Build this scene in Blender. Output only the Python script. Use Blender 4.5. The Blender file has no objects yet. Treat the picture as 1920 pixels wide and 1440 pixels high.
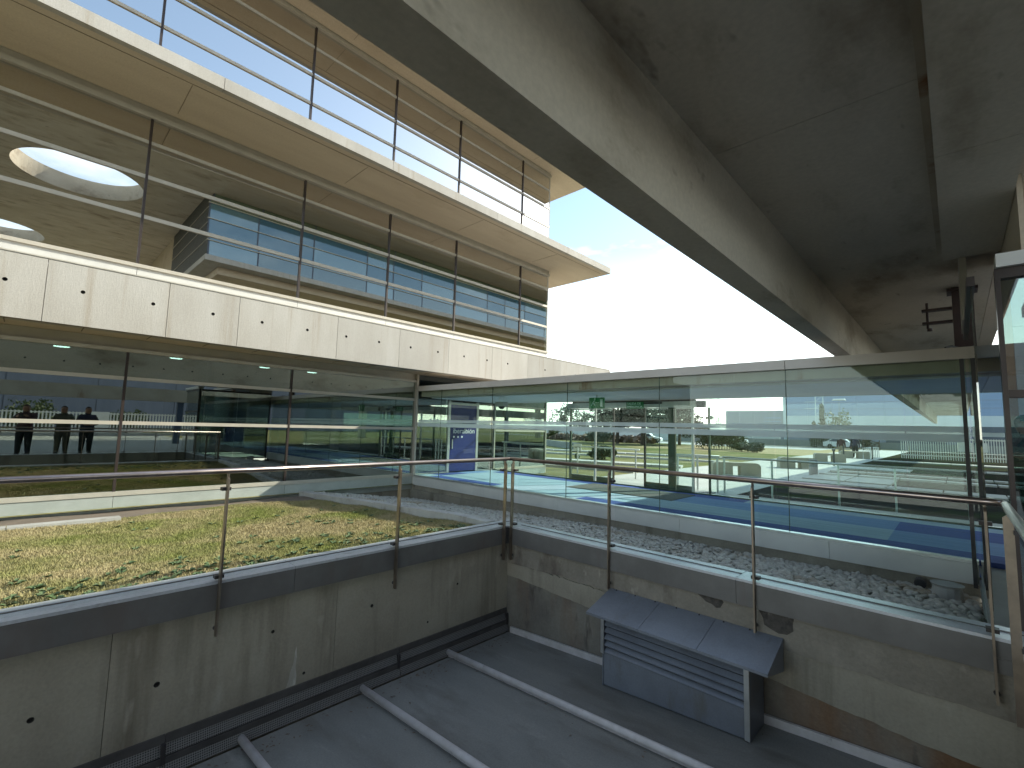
import bpy, bmesh, math, random
import numpy as np
from mathutils import Vector, Matrix
from mathutils.geometry import tessellate_polygon
random.seed(7); rng = np.random.default_rng(7)
R = math.radians; PI = math.pi
SC = bpy.context.scene
COL = SC.collection

# ------------------------------------------------------------------ camera
YAW, PITCH, ROLL, FPX = 43.72673, 5.37372, 1.52286, 872.2147
def cam_axes():
    y, p, r = R(YAW), R(PITCH), R(ROLL)
    f = Vector((-math.sin(y)*math.cos(p), math.cos(y)*math.cos(p), math.sin(p)))
    a = Vector((math.cos(y), math.sin(y), 0)); u = a.cross(f)
    return a*math.cos(r)+u*math.sin(r), u*math.cos(r)-a*math.sin(r), f
ca, cu, cf = cam_axes()
cam = bpy.data.cameras.new('camera'); co = bpy.data.objects.new('camera', cam); COL.objects.link(co)
cam.sensor_width = 36; cam.lens = FPX/1920*36; cam.clip_start = 0.02; cam.clip_end = 3000
co.matrix_world = Matrix(((ca.x, cu.x, -cf.x, 0), (ca.y, cu.y, -cf.y, 0), (ca.z, cu.z, -cf.z, 1.47), (0, 0, 0, 1)))
SC.camera = co

# ------------------------------------------------------------------ sky, sun, exposure
SX, SY = 0.72, 1.46                      # towards the sun, per unit of height
EL = math.atan(1/math.hypot(SX, SY)); AZ = math.atan2(SX, SY)
world = bpy.data.worlds.new('World'); SC.world = world; world.use_nodes = True
wn, wl = world.node_tree.nodes, world.node_tree.links
wn.clear()
sky = wn.new('ShaderNodeTexSky'); sky.sky_type = 'NISHITA'; sky.sun_disc = False
sky.sun_elevation = EL; sky.sun_rotation = AZ; sky.altitude = 400; sky.dust_density = 0.7; sky.air_density = 1.0
tc = wn.new('ShaderNodeTexCoord'); mp = wn.new('ShaderNodeMapping'); mp.inputs['Scale'].default_value = (1.1, 1.1, 3.2)
mp.inputs['Rotation'].default_value = (0.2, 0.1, 0.6)
nz = wn.new('ShaderNodeTexNoise'); nz.inputs['Scale'].default_value = 1.7; nz.inputs['Detail'].default_value = 9; nz.inputs['Roughness'].default_value = 0.58
cr = wn.new('ShaderNodeValToRGB'); cr.color_ramp.elements[0].position = 0.50; cr.color_ramp.elements[1].position = 0.80
cr.color_ramp.elements[0].color = (0, 0, 0, 1); cr.color_ramp.elements[1].color = (0.75, 0.75, 0.75, 1)
mx = wn.new('ShaderNodeMix'); mx.data_type = 'RGBA'; mx.inputs['B'].default_value = (9.5, 9.7, 10.2, 1)
bg = wn.new('ShaderNodeBackground'); bg.inputs['Strength'].default_value = 0.15
wo = wn.new('ShaderNodeOutputWorld')
wl.new(tc.outputs['Generated'], mp.inputs['Vector']); wl.new(mp.outputs['Vector'], nz.inputs['Vector'])
wl.new(nz.outputs['Fac'], cr.inputs['Fac']); wl.new(cr.outputs['Color'], mx.inputs['Factor'])
sx_ = wn.new('ShaderNodeSeparateXYZ'); wl.new(tc.outputs['Generated'], sx_.inputs[0])
hz_ = wn.new('ShaderNodeMapRange'); hz_.inputs[1].default_value = 0.0; hz_.inputs[2].default_value = 0.36; hz_.inputs[3].default_value = 0.6; hz_.inputs[4].default_value = 0.0
wl.new(sx_.outputs['Z'], hz_.inputs[0])
veil = wn.new('ShaderNodeMix'); veil.data_type = 'RGBA'; veil.inputs['B'].default_value = (8.6, 8.9, 9.5, 1)
wl.new(hz_.outputs[0], veil.inputs['Factor']); wl.new(sky.outputs['Color'], veil.inputs['A'])
wl.new(veil.outputs['Result'], mx.inputs['A']); wl.new(mx.outputs['Result'], bg.inputs['Color']); wl.new(bg.outputs['Background'], wo.inputs['Surface'])
sl = bpy.data.lights.new('sun', 'SUN'); sl.energy = 3.05; sl.angle = R(0.5); sl.color = (1.0, 0.97, 0.92)
so = bpy.data.objects.new('sun', sl); COL.objects.link(so)
so.rotation_euler = Vector((SX, SY, 1)).to_track_quat('Z', 'Y').to_euler(); so.location = (10, 20, 40)
SC.view_settings.view_transform = 'Standard'; SC.view_settings.look = 'None'; SC.view_settings.gamma = 1
SC.view_settings.use_curve_mapping = False; SC.view_settings.exposure = 1.4
SC.view_settings.use_white_balance = True; SC.view_settings.white_balance_temperature = 7200; SC.view_settings.white_balance_tint = 4
SC.render.engine = 'CYCLES'
cy = SC.cycles; cy.use_denoising = True; cy.max_bounces = 14; cy.diffuse_bounces = 6; cy.glossy_bounces = 6
cy.transmission_bounces = 8; cy.transparent_max_bounces = 40; cy.caustics_reflective = False; cy.caustics_refractive = False
cy.sample_clamp_indirect = 6

# ------------------------------------------------------------------ materials
def new_mat(name):
    m = bpy.data.materials.new(name); m.use_nodes = True
    n = m.node_tree.nodes; n.clear(); return m, n, m.node_tree.links
def mat(name, c1, c2=None, scale=4.0, rough=0.7, metal=0.0, bump=0.0, bscale=None, stretch=(1, 1, 1), detail=6, lo=0.35, hi=0.65,
        c3=None, s3=1.0, t3=(0.55, 0.75), st3=(1, 1, 1), spec=0.5, emit=None, bdist=0.01,
        c4=None, s4=1.0, t4=(0.55, 0.75), st4=(1, 1, 1), speck=0.0, sspeck=45, rv=0.0):
    m, n, l = new_mat(name)
    o = n.new('ShaderNodeOutputMaterial'); b = n.new('ShaderNodeBsdfPrincipled'); l.new(b.outputs[0], o.inputs[0])
    b.inputs['Roughness'].default_value = rough; b.inputs['Metallic'].default_value = metal
    b.inputs['Specular IOR Level'].default_value = spec
    b.inputs['Base Color'].default_value = (*c1, 1)
    t = n.new('ShaderNodeTexCoord')
    def noise(sc, st, det=detail):
        mpp = n.new('ShaderNodeMapping'); mpp.inputs['Scale'].default_value = st; l.new(t.outputs['Object'], mpp.inputs[0])
        z = n.new('ShaderNodeTexNoise'); z.inputs['Scale'].default_value = sc; z.inputs['Detail'].default_value = det
        z.inputs['Roughness'].default_value = 0.62; l.new(mpp.outputs[0], z.inputs['Vector']); return z
    col = None
    if c2 is not None:
        z = noise(scale, stretch); r = n.new('ShaderNodeMapRange'); r.inputs[1].default_value = lo; r.inputs[2].default_value = hi
        l.new(z.outputs['Fac'], r.inputs[0])
        x = n.new('ShaderNodeMix'); x.data_type = 'RGBA'; x.inputs['A'].default_value = (*c1, 1); x.inputs['B'].default_value = (*c2, 1)
        l.new(r.outputs[0], x.inputs['Factor']); col = x.outputs['Result']
    if c3 is not None:
        z = noise(s3, st3); r = n.new('ShaderNodeMapRange'); r.inputs[1].default_value = t3[0]; r.inputs[2].default_value = t3[1]
        l.new(z.outputs['Fac'], r.inputs[0])
        x = n.new('ShaderNodeMix'); x.data_type = 'RGBA'; x.inputs['B'].default_value = (*c3, 1)
        if col: l.new(col, x.inputs['A'])
        else: x.inputs['A'].default_value = (*c1, 1)
        l.new(r.outputs[0], x.inputs['Factor']); col = x.outputs['Result']
    if c4 is not None:
        z = noise(s4, st4, 3); r = n.new('ShaderNodeMapRange'); r.inputs[1].default_value = t4[0]; r.inputs[2].default_value = t4[1]
        l.new(z.outputs['Fac'], r.inputs[0]); x = n.new('ShaderNodeMix'); x.data_type = 'RGBA'; x.inputs['B'].default_value = (*c4, 1)
        l.new(col, x.inputs['A']); l.new(r.outputs[0], x.inputs['Factor']); col = x.outputs['Result']
    for amt, src in ((speck, 'n'), (rv, 'r')):
        if not amt: continue
        r = n.new('ShaderNodeMapRange'); r.inputs[3].default_value = 1-amt; r.inputs[4].default_value = 1+amt*.6
        if src == 'n':
            z = noise(sspeck, (1, 1, 1), 4); r.inputs[1].default_value = .3; r.inputs[2].default_value = .7; l.new(z.outputs['Fac'], r.inputs[0])
        else:
            z = n.new('ShaderNodeObjectInfo'); l.new(z.outputs['Random'], r.inputs[0])
        x = n.new('ShaderNodeMix'); x.data_type = 'RGBA'; x.blend_type = 'MULTIPLY'; x.inputs['Factor'].default_value = 1
        l.new(col, x.inputs['A']); l.new(r.outputs[0], x.inputs['B']); col = x.outputs['Result']
    if col: l.new(col, b.inputs['Base Color'])
    if bump:
        z = noise(bscale or scale*6, stretch, 8); bp = n.new('ShaderNodeBump'); bp.inputs['Strength'].default_value = bump
        bp.inputs['Distance'].default_value = bdist
        l.new(z.outputs['Fac'], bp.inputs['Height']); l.new(bp.outputs[0], b.inputs['Normal'])
    if emit:
        b.inputs['Emission Color'].default_value = (*emit[0], 1); b.inputs['Emission Strength'].default_value = emit[1]
    return m
def glass(name, tint, refl, power=4.0, gain=0.8, gcol=(1, 1, 1), rough=0.0):
    m, n, l = new_mat(name)
    o = n.new('ShaderNodeOutputMaterial'); x = n.new('ShaderNodeMixShader'); t = n.new('ShaderNodeBsdfTransparent'); g = n.new('ShaderNodeBsdfGlossy')
    t.inputs['Color'].default_value = (*tint, 1); g.inputs['Color'].default_value = (*gcol, 1); g.inputs['Roughness'].default_value = rough
    w = n.new('ShaderNodeLayerWeight'); w.inputs['Blend'].default_value = 0.5
    p = n.new('ShaderNodeMath'); p.operation = 'POWER'; p.inputs[1].default_value = power
    q = n.new('ShaderNodeMath'); q.operation = 'MULTIPLY_ADD'; q.inputs[1].default_value = gain; q.inputs[2].default_value = refl; q.use_clamp = True
    l.new(w.outputs['Facing'], p.inputs[0]); l.new(p.outputs[0], q.inputs[0]); l.new(q.outputs[0], x.inputs[0])
    l.new(t.outputs[0], x.inputs[1]); l.new(g.outputs[0], x.inputs[2]); l.new(x.outputs[0], o.inputs[0])
    return m
M = {}
M['band'] = mat('pale_concrete', (.44, .425, .395), (.375, .355, .32), 0.9, .85, bump=.3, bscale=22, stretch=(1, 1.6, .35), c3=(.29, .245, .185), s3=1.6, st3=(1, 2.6, .10), t3=(.57, .82), c4=(.25, .22, .17), s4=7, st4=(1, 1, 1), t4=(.72, .8), speck=.14, sspeck=60, rv=.09)
M['soffit'] = mat('soffit_concrete', (.58, .50, .395), (.51, .43, .335), 1.0, .9, bump=.2, bscale=18, stretch=(1.6, .3, 1), c3=(.40, .32, .23), s3=.8, st3=(1, .4, 1), t3=(.56, .8), c4=(.33, .26, .18), s4=5, st4=(1, .5, 1), t4=(.70, .8), speck=.10, sspeck=30)
M['bridge'] = mat('bridge_concrete', (.57, .51, .41), (.47, .415, .325), 1.1, .9, bump=.25, bscale=16, stretch=(1.2, .5, 1), c3=(.27, .215, .15), s3=1.2, st3=(1.2, .45, 1), t3=(.53, .74), c4=(.15, .115, .085), s4=3.2, st4=(1.4, .6, 1), t4=(.66, .80), speck=.09, sspeck=26, rv=.06)
M['wall'] = mat('weathered_concrete', (.30, .275, .22), (.24, .215, .17), 1.4, .92, bump=.4, bscale=20, c3=(.13, .11, .08), s3=2.2, st3=(1.4, 1.4, .12), t3=(.52, .76), c4=(.33, .305, .25), s4=4.5, st4=(1, 1, .35), t4=(.62, .78), speck=.10, sspeck=40, rv=.05)
M['render'] = mat('patched_render', (.20, .185, .155), (.14, .128, .11), 2.5, .95, bump=.7, bscale=26, c3=(.16, .088, .045), s3=.75, st3=(1, 1, .22), t3=(.46, .64), c4=(.07, .06, .05), s4=5, st4=(1.5, 1, .4), t4=(.6, .75), speck=.14, sspeck=40)
M['rust'] = mat('rust_stained_render', (.16, .10, .06), (.20, .17, .14), 1.6, .95, bump=.7, bscale=24, stretch=(1.6, 1, .3), c3=(.10, .055, .03), s3=3, st3=(2, 1, .25))
M['render_up'] = mat('upper_render', (.25, .225, .185), (.185, .165, .135), 2.2, .95, bump=.6, bscale=24, c3=(.12, .10, .08), s3=2.4, st3=(1.2, 1, .5), t3=(.54, .7), c4=(.36, .33, .28), s4=6, st4=(1, 1, .5), t4=(.66, .78), speck=.12, sspeck=40)
M['spall'] = mat('spalled_patch', (.085, .075, .065), (.045, .04, .035), 22, .95, bump=.8, bscale=60, c3=(.2, .19, .165), s3=9, t3=(.6, .7))
M['lime'] = mat('lime_streak', (.34, .32, .275), (.60, .58, .54), 14, .95, stretch=(1, 1, .25), lo=.45, hi=.7)
M['hole'] = mat('hole_dark', (.03, .028, .025), rough=.95)
M['groove'] = mat('groove_dark', (.20, .165, .125), rough=.95)
M['transom'] = mat('transom_metal', (.47, .44, .38), (.41, .385, .33), 3, .45, .1)
M['mullion'] = mat('mullion_bronze', (.055, .042, .038), (.04, .03, .028), 4, .4, .3)
M['fascia'] = mat('fascia_panel', (.58, .54, .50), (.52, .48, .44), 1.2, .5, .1, bump=.05)
M['plinth'] = mat('plinth_metal', (.60, .60, .575), (.53, .53, .51), 1.5, .45, .1)
M['base_panel'] = mat('base_panel', (.42, .45, .43), (.35, .38, .36), 2, .4, .1)
M['coping'] = mat('coping_zinc', (.56, .57, .60), (.44, .45, .475), 2.0, .36, .35, bump=.05, c3=(.22, .205, .19), s3=3, t3=(.58, .75), speck=.12, sspeck=40)  # lightened so the colour carries sky light on the coping tops
M['coping_side'] = mat('coping_side', (.145, .14, .135), (.11, .105, .10), 3, .5, .3, c3=(.12, .10, .09), s3=2, st3=(1, 1, .3), t3=(.55, .75))  # darker copy of the coping metal, shade of the side faces painted in
M['rail'] = mat('handrail_steel', (.42, .35, .32), (.30, .24, .22), 6, .28, 1.0)
M['post'] = mat('post_steel', (.30, .25, .20), (.20, .165, .14), 5, .38, .9)
M['clamp'] = mat('clamp_dark', (.05, .045, .045), rough=.5, metal=.4)
M['deck'] = mat('deck_sheet', (.205, .203, .188), (.155, .155, .145), 1.1, .6, .05, bump=.1, stretch=(.5, 1.4, 1), c3=(.125, .118, .105), s3=2.2, st3=(.4, 1.3, 1), t3=(.52, .70), c4=(.26, .25, .23), s4=4, st4=(.3, 1.2, 1), t4=(.64, .78), speck=.16, sspeck=70)
M['seam'] = mat('seam_white', (.55, .52, .52), (.45, .42, .41), 8, .5, .05, c3=(.2, .17, .15), s3=9, t3=(.64, .75))
M['gutter'] = mat('gutter_dark', (.075, .07, .068), (.05, .045, .043), 5, .7, .1)
M['vent'] = mat('vent_bluegrey', (.195, .215, .25), (.15, .165, .195), 2.0, .42, .25, bump=.06, c3=(.135, .13, .12), s3=2.8, st3=(1.6, .6, .5), t3=(.58, .76), c4=(.16, .105, .06), s4=7, st4=(1, 1, .5), t4=(.70, .8), speck=.10, sspeck=60)
M['vent_stain'] = mat('vent_stain', (.14, .135, .11), rough=.8)
M['white'] = mat('white_paint', (.72, .72, .70), (.66, .66, .64), 3, .5)
M['steel_red'] = mat('oxide_steel', (.055, .03, .026), (.035, .022, .02), 4, .6, .2)
M['black'] = mat('black_plastic', (.015, .015, .017), rough=.5)
M['darkgrey'] = mat('dark_grey', (.06, .065, .065), (.045, .05, .05), 2, .6)
M['ceiling'] = mat('ceiling_board', (.66, .68, .68), (.60, .62, .62), 1, .8)
M['lintel'] = mat('lintel_concrete', (.44, .38, .29), (.36, .30, .22), 1.4, .9, bump=.2, c3=(.22, .11, .05), s3=1.8, st3=(1.2, 1, .2), t3=(.58, .7))
M['mat'] = mat('door_mat', (.10, .11, .105), (.08, .085, .08), 30, .95)
M['silver'] = mat('brushed_aluminium', (.55, .56, .56), (.46, .47, .47), 6, .35, .85)
M['green_post'] = mat('green_frame', (.05, .085, .055), (.035, .06, .04), 5, .4, .2)
M['door_blue'] = mat('door_blue', (.018, .028, .15), (.015, .023, .125), 2, .35)
M['letter'] = mat('letter_white', (.8, .8, .8), rough=.5)
M['letter_grey'] = mat('letter_etched', (.62, .68, .70), rough=.6)
M['interior'] = mat('interior_wall', (.10, .115, .115), (.08, .09, .09), 1, .8)
M['interior_floor'] = mat('interior_floor', (.10, .11, .13), (.08, .085, .10), 1, .5)
M['lamp'] = mat('downlight', (.8, .8, .8), rough=.5, emit=((.85, .93, 1.0), 3.0))
M['exit_green'] = mat('exit_green', (.0, .075, .025), rough=.4, emit=((.0, .12, .03), .1))
M['exit_white'] = mat('exit_white', (.75, .85, .75), rough=.5)
M['glass'] = glass('corridor_glass', (.88, .95, .935), .02, 4, .75)
M['glass_rail'] = glass('balustrade_glass', (.975, .99, .985), .003, 6, .3)
M['glass_edge'] = glass('glass_edge_green', (.25, .55, .45), .10)
M['mirror'] = glass('facade_glass', (.20, .25, .24), .60, 3, .35, (1.0, .98, .95))
M['mirror_low'] = glass('lower_facade_glass', (.22, .33, .29), .36, 3, .40, (.84, .93, .87))
M['mirror_back'] = glass('facade_glass_inner', (.75, .85, .82), .02)
M['sideglass'] = glass('side_glass', (.45, .55, .52), .25, 3, .75)
M['frost'] = None
m, n, l = new_mat('frosted_film'); o = n.new('ShaderNodeOutputMaterial'); x = n.new('ShaderNodeMixShader'); t = n.new('ShaderNodeBsdfTransparent'); d = n.new('ShaderNodeBsdfTranslucent'); d2 = n.new('ShaderNodeBsdfDiffuse'); a2 = n.new('ShaderNodeMixShader')
x.inputs[0].default_value = .62; t.inputs[0].default_value = (.95, .97, .97, 1); d.inputs[0].default_value = (.85, .9, .9, 1); d2.inputs[0].default_value = (.8, .85, .85, 1); a2.inputs[0].default_value = .5
l.new(d.outputs[0], a2.inputs[1]); l.new(d2.outputs[0], a2.inputs[2]); l.new(t.outputs[0], x.inputs[1]); l.new(a2.outputs[0], x.inputs[2]); l.new(x.outputs[0], o.inputs[0]); M['frost'] = m
def box_glass(name, base, refl, rough=0.02):
    m, n, l = new_mat(name); o = n.new('ShaderNodeOutputMaterial'); x = n.new('ShaderNodeMixShader'); d = n.new('ShaderNodeBsdfDiffuse'); g = n.new('ShaderNodeBsdfGlossy')
    d.inputs[0].default_value = (*base, 1); g.inputs[0].default_value = (.8, .92, 1, 1); g.inputs['Roughness'].default_value = rough; x.inputs[0].default_value = refl
    l.new(d.outputs[0], x.inputs[1]); l.new(g.outputs[0], x.inputs[2]); l.new(x.outputs[0], o.inputs[0]); return m
M['boxglass'] = box_glass('teal_glazing', (.045, .125, .19), .17)
M['boxtop'] = box_glass('green_spandrel', (.13, .17, .12), .10, .1); M['boxlow'] = box_glass('dark_teal_glazing', (.025, .065, .065), .22)
M['boxglass2'] = box_glass('pale_glazing', (.09, .18, .22), .22)
# lawn: straw with green patches
def lawn_mat(name, straw, straw2, green, gscale, glo, ghi, rough=1.0, bump=.6):
    return mat(name, straw, straw2, 9, rough, bump=bump, bscale=70, c3=green, s3=gscale, t3=(glo, ghi), bdist=.02, spec=.02)
M['lawn'] = lawn_mat('lawn_turf', (.33, .275, .155), (.25, .205, .115), (.175, .19, .06), .55, .44, .64)
M['blade'] = lawn_mat('grass_blade', (.40, .335, .19), (.30, .25, .14), (.20, .22, .07), .55, .44, .64, bump=0)
M['weed'] = mat('weed_leaf', (.075, .12, .045), (.11, .15, .07), 6, .6)
M['soil'] = mat('bare_soil', (.17, .13, .10), (.12, .095, .075), 5, .95, bump=.6, bscale=30)
M['curb'] = mat('curb_concrete', (.42, .41, .39), (.34, .33, .31), 3, .9, bump=.3, bscale=40, c3=(.22, .19, .16), s3=3, t3=(.6, .75))
M['pebble'] = mat('pebble', (.50, .48, .435), (.36, .345, .31), 11, .8, c3=(.30, .235, .155), s3=.9, t3=(.54, .7))
M['gravel_bed'] = mat('gravel_bed', (.16, .15, .135), (.10, .095, .085), 14, .95, bump=.6)
M['court'] = lawn_mat('court_grass', (.25, .225, .12), (.19, .17, .085), (.13, .145, .055), .25, .45, .62)
M['court_dry'] = mat('dry_ground', (.34, .26, .12), (.27, .20, .09), .6, .95, bump=.5, bscale=30)
M['shaded_grass'] = mat('shaded_grass', (.05, .045, .04), (.035, .032, .028), 2, 1.0, spec=.0, bump=.6, bscale=20, c3=(.05, .065, .025), s3=.5, t3=(.5, .65))  # dark base colour puts shade into the grass right of the path
M['paving'] = mat('paving_slab', (.46, .45, .42), (.40, .39, .365), 1.4, .85, bump=.15, bscale=30)
M['walk'] = mat('walkway_paving', (.38, .37, .35), (.32, .31, .29), 1.4, .8, bump=.15)
M['asphalt'] = mat('asphalt', (.13, .13, .135), (.10, .10, .105), .6, .9)
M['bench'] = mat('bench_concrete', (.38, .345, .28), (.33, .30, .24), 3, .9, bump=.2)
M['bark'] = mat('bark', (.075, .06, .05), (.05, .04, .033), 6, .95)
M['cedar'] = mat('cedar_needles', (.035, .052, .035), (.022, .034, .026), 1.5, .8)
M['cypress'] = mat('cypress_foliage', (.035, .06, .03), (.02, .038, .02), 2, .85)
M['leaf'] = mat('shrub_leaf', (.10, .13, .04), (.06, .085, .03), 1.5, .7)
M['greyleaf'] = mat('eucalyptus_leaf', (.13, .15, .12), (.09, .105, .085), 1, .7)
M['hedge'] = mat('hedge_leaf', (.05, .075, .035), (.03, .05, .025), 2, .8)
M['palmleaf'] = mat('palm_leaf', (.06, .11, .03), (.04, .075, .02), 2, .6)
M['rock'] = mat('rubble', (.24, .18, .14), (.16, .12, .10), .8, .95, bump=.8, bscale=4)
M['whitewall'] = mat('boundary_wall', (.55, .55, .56), (.48, .48, .49), .3, .8)
M['greywall'] = mat('low_grey_wall', (.24, .25, .25), (.19, .20, .20), .4, .85)
M['ware'] = mat('blue_cladding', (.20, .28, .44), (.17, .245, .39), .15, .5, .0, stretch=(.2, .2, 6))
M['ware_low'] = mat('grey_blue_cladding', (.22, .23, .30), (.18, .19, .25), .15, .6, stretch=(6, 6, .2))
M['ware_pale'] = mat('pale_cladding', (.48, .53, .58), (.43, .48, .53), .2, .6)
M['ware_dark'] = mat('dark_glazing', (.06, .08, .12), (.045, .06, .09), .4, .3)
M['picket'] = mat('picket_white', (.78, .77, .72), (.70, .69, .64), 2, .6)
M['carwhite'] = mat('car_paint_white', (.72, .72, .72), rough=.25)
M['cardark'] = mat('car_paint_dark', (.05, .055, .07), rough=.25)
M['tyre'] = mat('tyre', (.02, .02, .02), rough=.9)
M['tan'] = mat('tan_cladding', (.46, .33, .24), (.41, .29, .21), .8, .7)
M['opal'] = mat('opal_cladding', (.55, .60, .62), (.50, .55, .57), .8, .5)
M['skin'] = mat('skin', (.36, .21, .15), (.32, .18, .13), 8, .55)
M['hair'] = mat('hair', (.03, .022, .018), (.05, .035, .028), 12, .7)
def carpet():
    m, n, l = new_mat('blue_carpet'); o = n.new('ShaderNodeOutputMaterial'); b = n.new('ShaderNodeBsdfPrincipled'); b.inputs['Roughness'].default_value = .92; b.inputs['Specular IOR Level'].default_value = .2
    t = n.new('ShaderNodeTexCoord'); mp = n.new('ShaderNodeMapping'); mp.inputs['Scale'].default_value = (1/2.6, 1/1.05, 1); l.new(t.outputs['Object'], mp.inputs[0])
    f = n.new('ShaderNodeVectorMath'); f.operation = 'FLOOR'; l.new(mp.outputs[0], f.inputs[0])
    w = n.new('ShaderNodeTexWhiteNoise'); w.noise_dimensions = '2D'; l.new(f.outputs[0], w.inputs['Vector'])
    r = n.new('ShaderNodeValToRGB'); r.color_ramp.interpolation = 'CONSTANT'; e = r.color_ramp.elements
    e[0].position = 0; e[0].color = (.075, .12, .36, 1); e[1].position = .35; e[1].color = (.36, .48, .60, 1); k = e.new(.65); k.color = (.20, .32, .56, 1)
    l.new(w.outputs['Value'], r.inputs['Fac'])
    m2 = n.new('ShaderNodeMapping'); m2.inputs['Scale'].default_value = (.6, 22, 1); l.new(t.outputs['Object'], m2.inputs[0])
    z = n.new('ShaderNodeTexNoise'); z.inputs['Scale'].default_value = 1; z.inputs['Detail'].default_value = 5; l.new(m2.outputs[0], z.inputs['Vector'])
    x = n.new('ShaderNodeMix'); x.data_type = 'RGBA'; x.blend_type = 'MULTIPLY'; x.inputs['Factor'].default_value = .5
    g = n.new('ShaderNodeMapRange'); g.inputs[1].default_value = .3; g.inputs[2].default_value = .7; g.inputs[3].default_value = .55; g.inputs[4].default_value = 1.2; l.new(z.outputs['Fac'], g.inputs[0])
    l.new(r.outputs[0], x.inputs['A']); l.new(g.outputs[0], x.inputs['B']); l.new(x.outputs['Result'], b.inputs['Base Color']); l.new(b.outputs[0], o.inputs[0]); return m
M['carpet'] = carpet()
def perforated():
    m, n, l = new_mat('perforated_strip'); o = n.new('ShaderNodeOutputMaterial'); b = n.new('ShaderNodeBsdfPrincipled'); b.inputs['Roughness'].default_value = .6
    t = n.new('ShaderNodeTexCoord'); s = n.new('ShaderNodeVectorMath'); s.operation = 'SCALE'; s.inputs['Scale'].default_value = 62; l.new(t.outputs['Object'], s.inputs[0])
    f = n.new('ShaderNodeVectorMath'); f.operation = 'FRACTION'; l.new(s.outputs[0], f.inputs[0])
    q = n.new('ShaderNodeVectorMath'); q.operation = 'SUBTRACT'; q.inputs[1].default_value = (.5, .5, .5); l.new(f.outputs[0], q.inputs[0])
    p = n.new('ShaderNodeVectorMath'); p.operation = 'MULTIPLY'; p.inputs[1].default_value = (0, 1, 1); l.new(q.outputs[0], p.inputs[0])
    g = n.new('ShaderNodeVectorMath'); g.operation = 'LENGTH'; l.new(p.outputs[0], g.inputs[0])
    c = n.new('ShaderNodeMath'); c.operation = 'LESS_THAN'; c.inputs[1].default_value = .33; l.new(g.outputs['Value'], c.inputs[0])
    x = n.new('ShaderNodeMix'); x.data_type = 'RGBA'; x.inputs['A'].default_value = (.15, .145, .14, 1); x.inputs['B'].default_value = (.012, .012, .012, 1); l.new(c.outputs[0], x.inputs['Factor'])
    l.new(x.outputs['Result'], b.inputs['Base Color']); l.new(b.outputs[0], o.inputs[0]); return m
M['perf'] = perforated()

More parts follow.
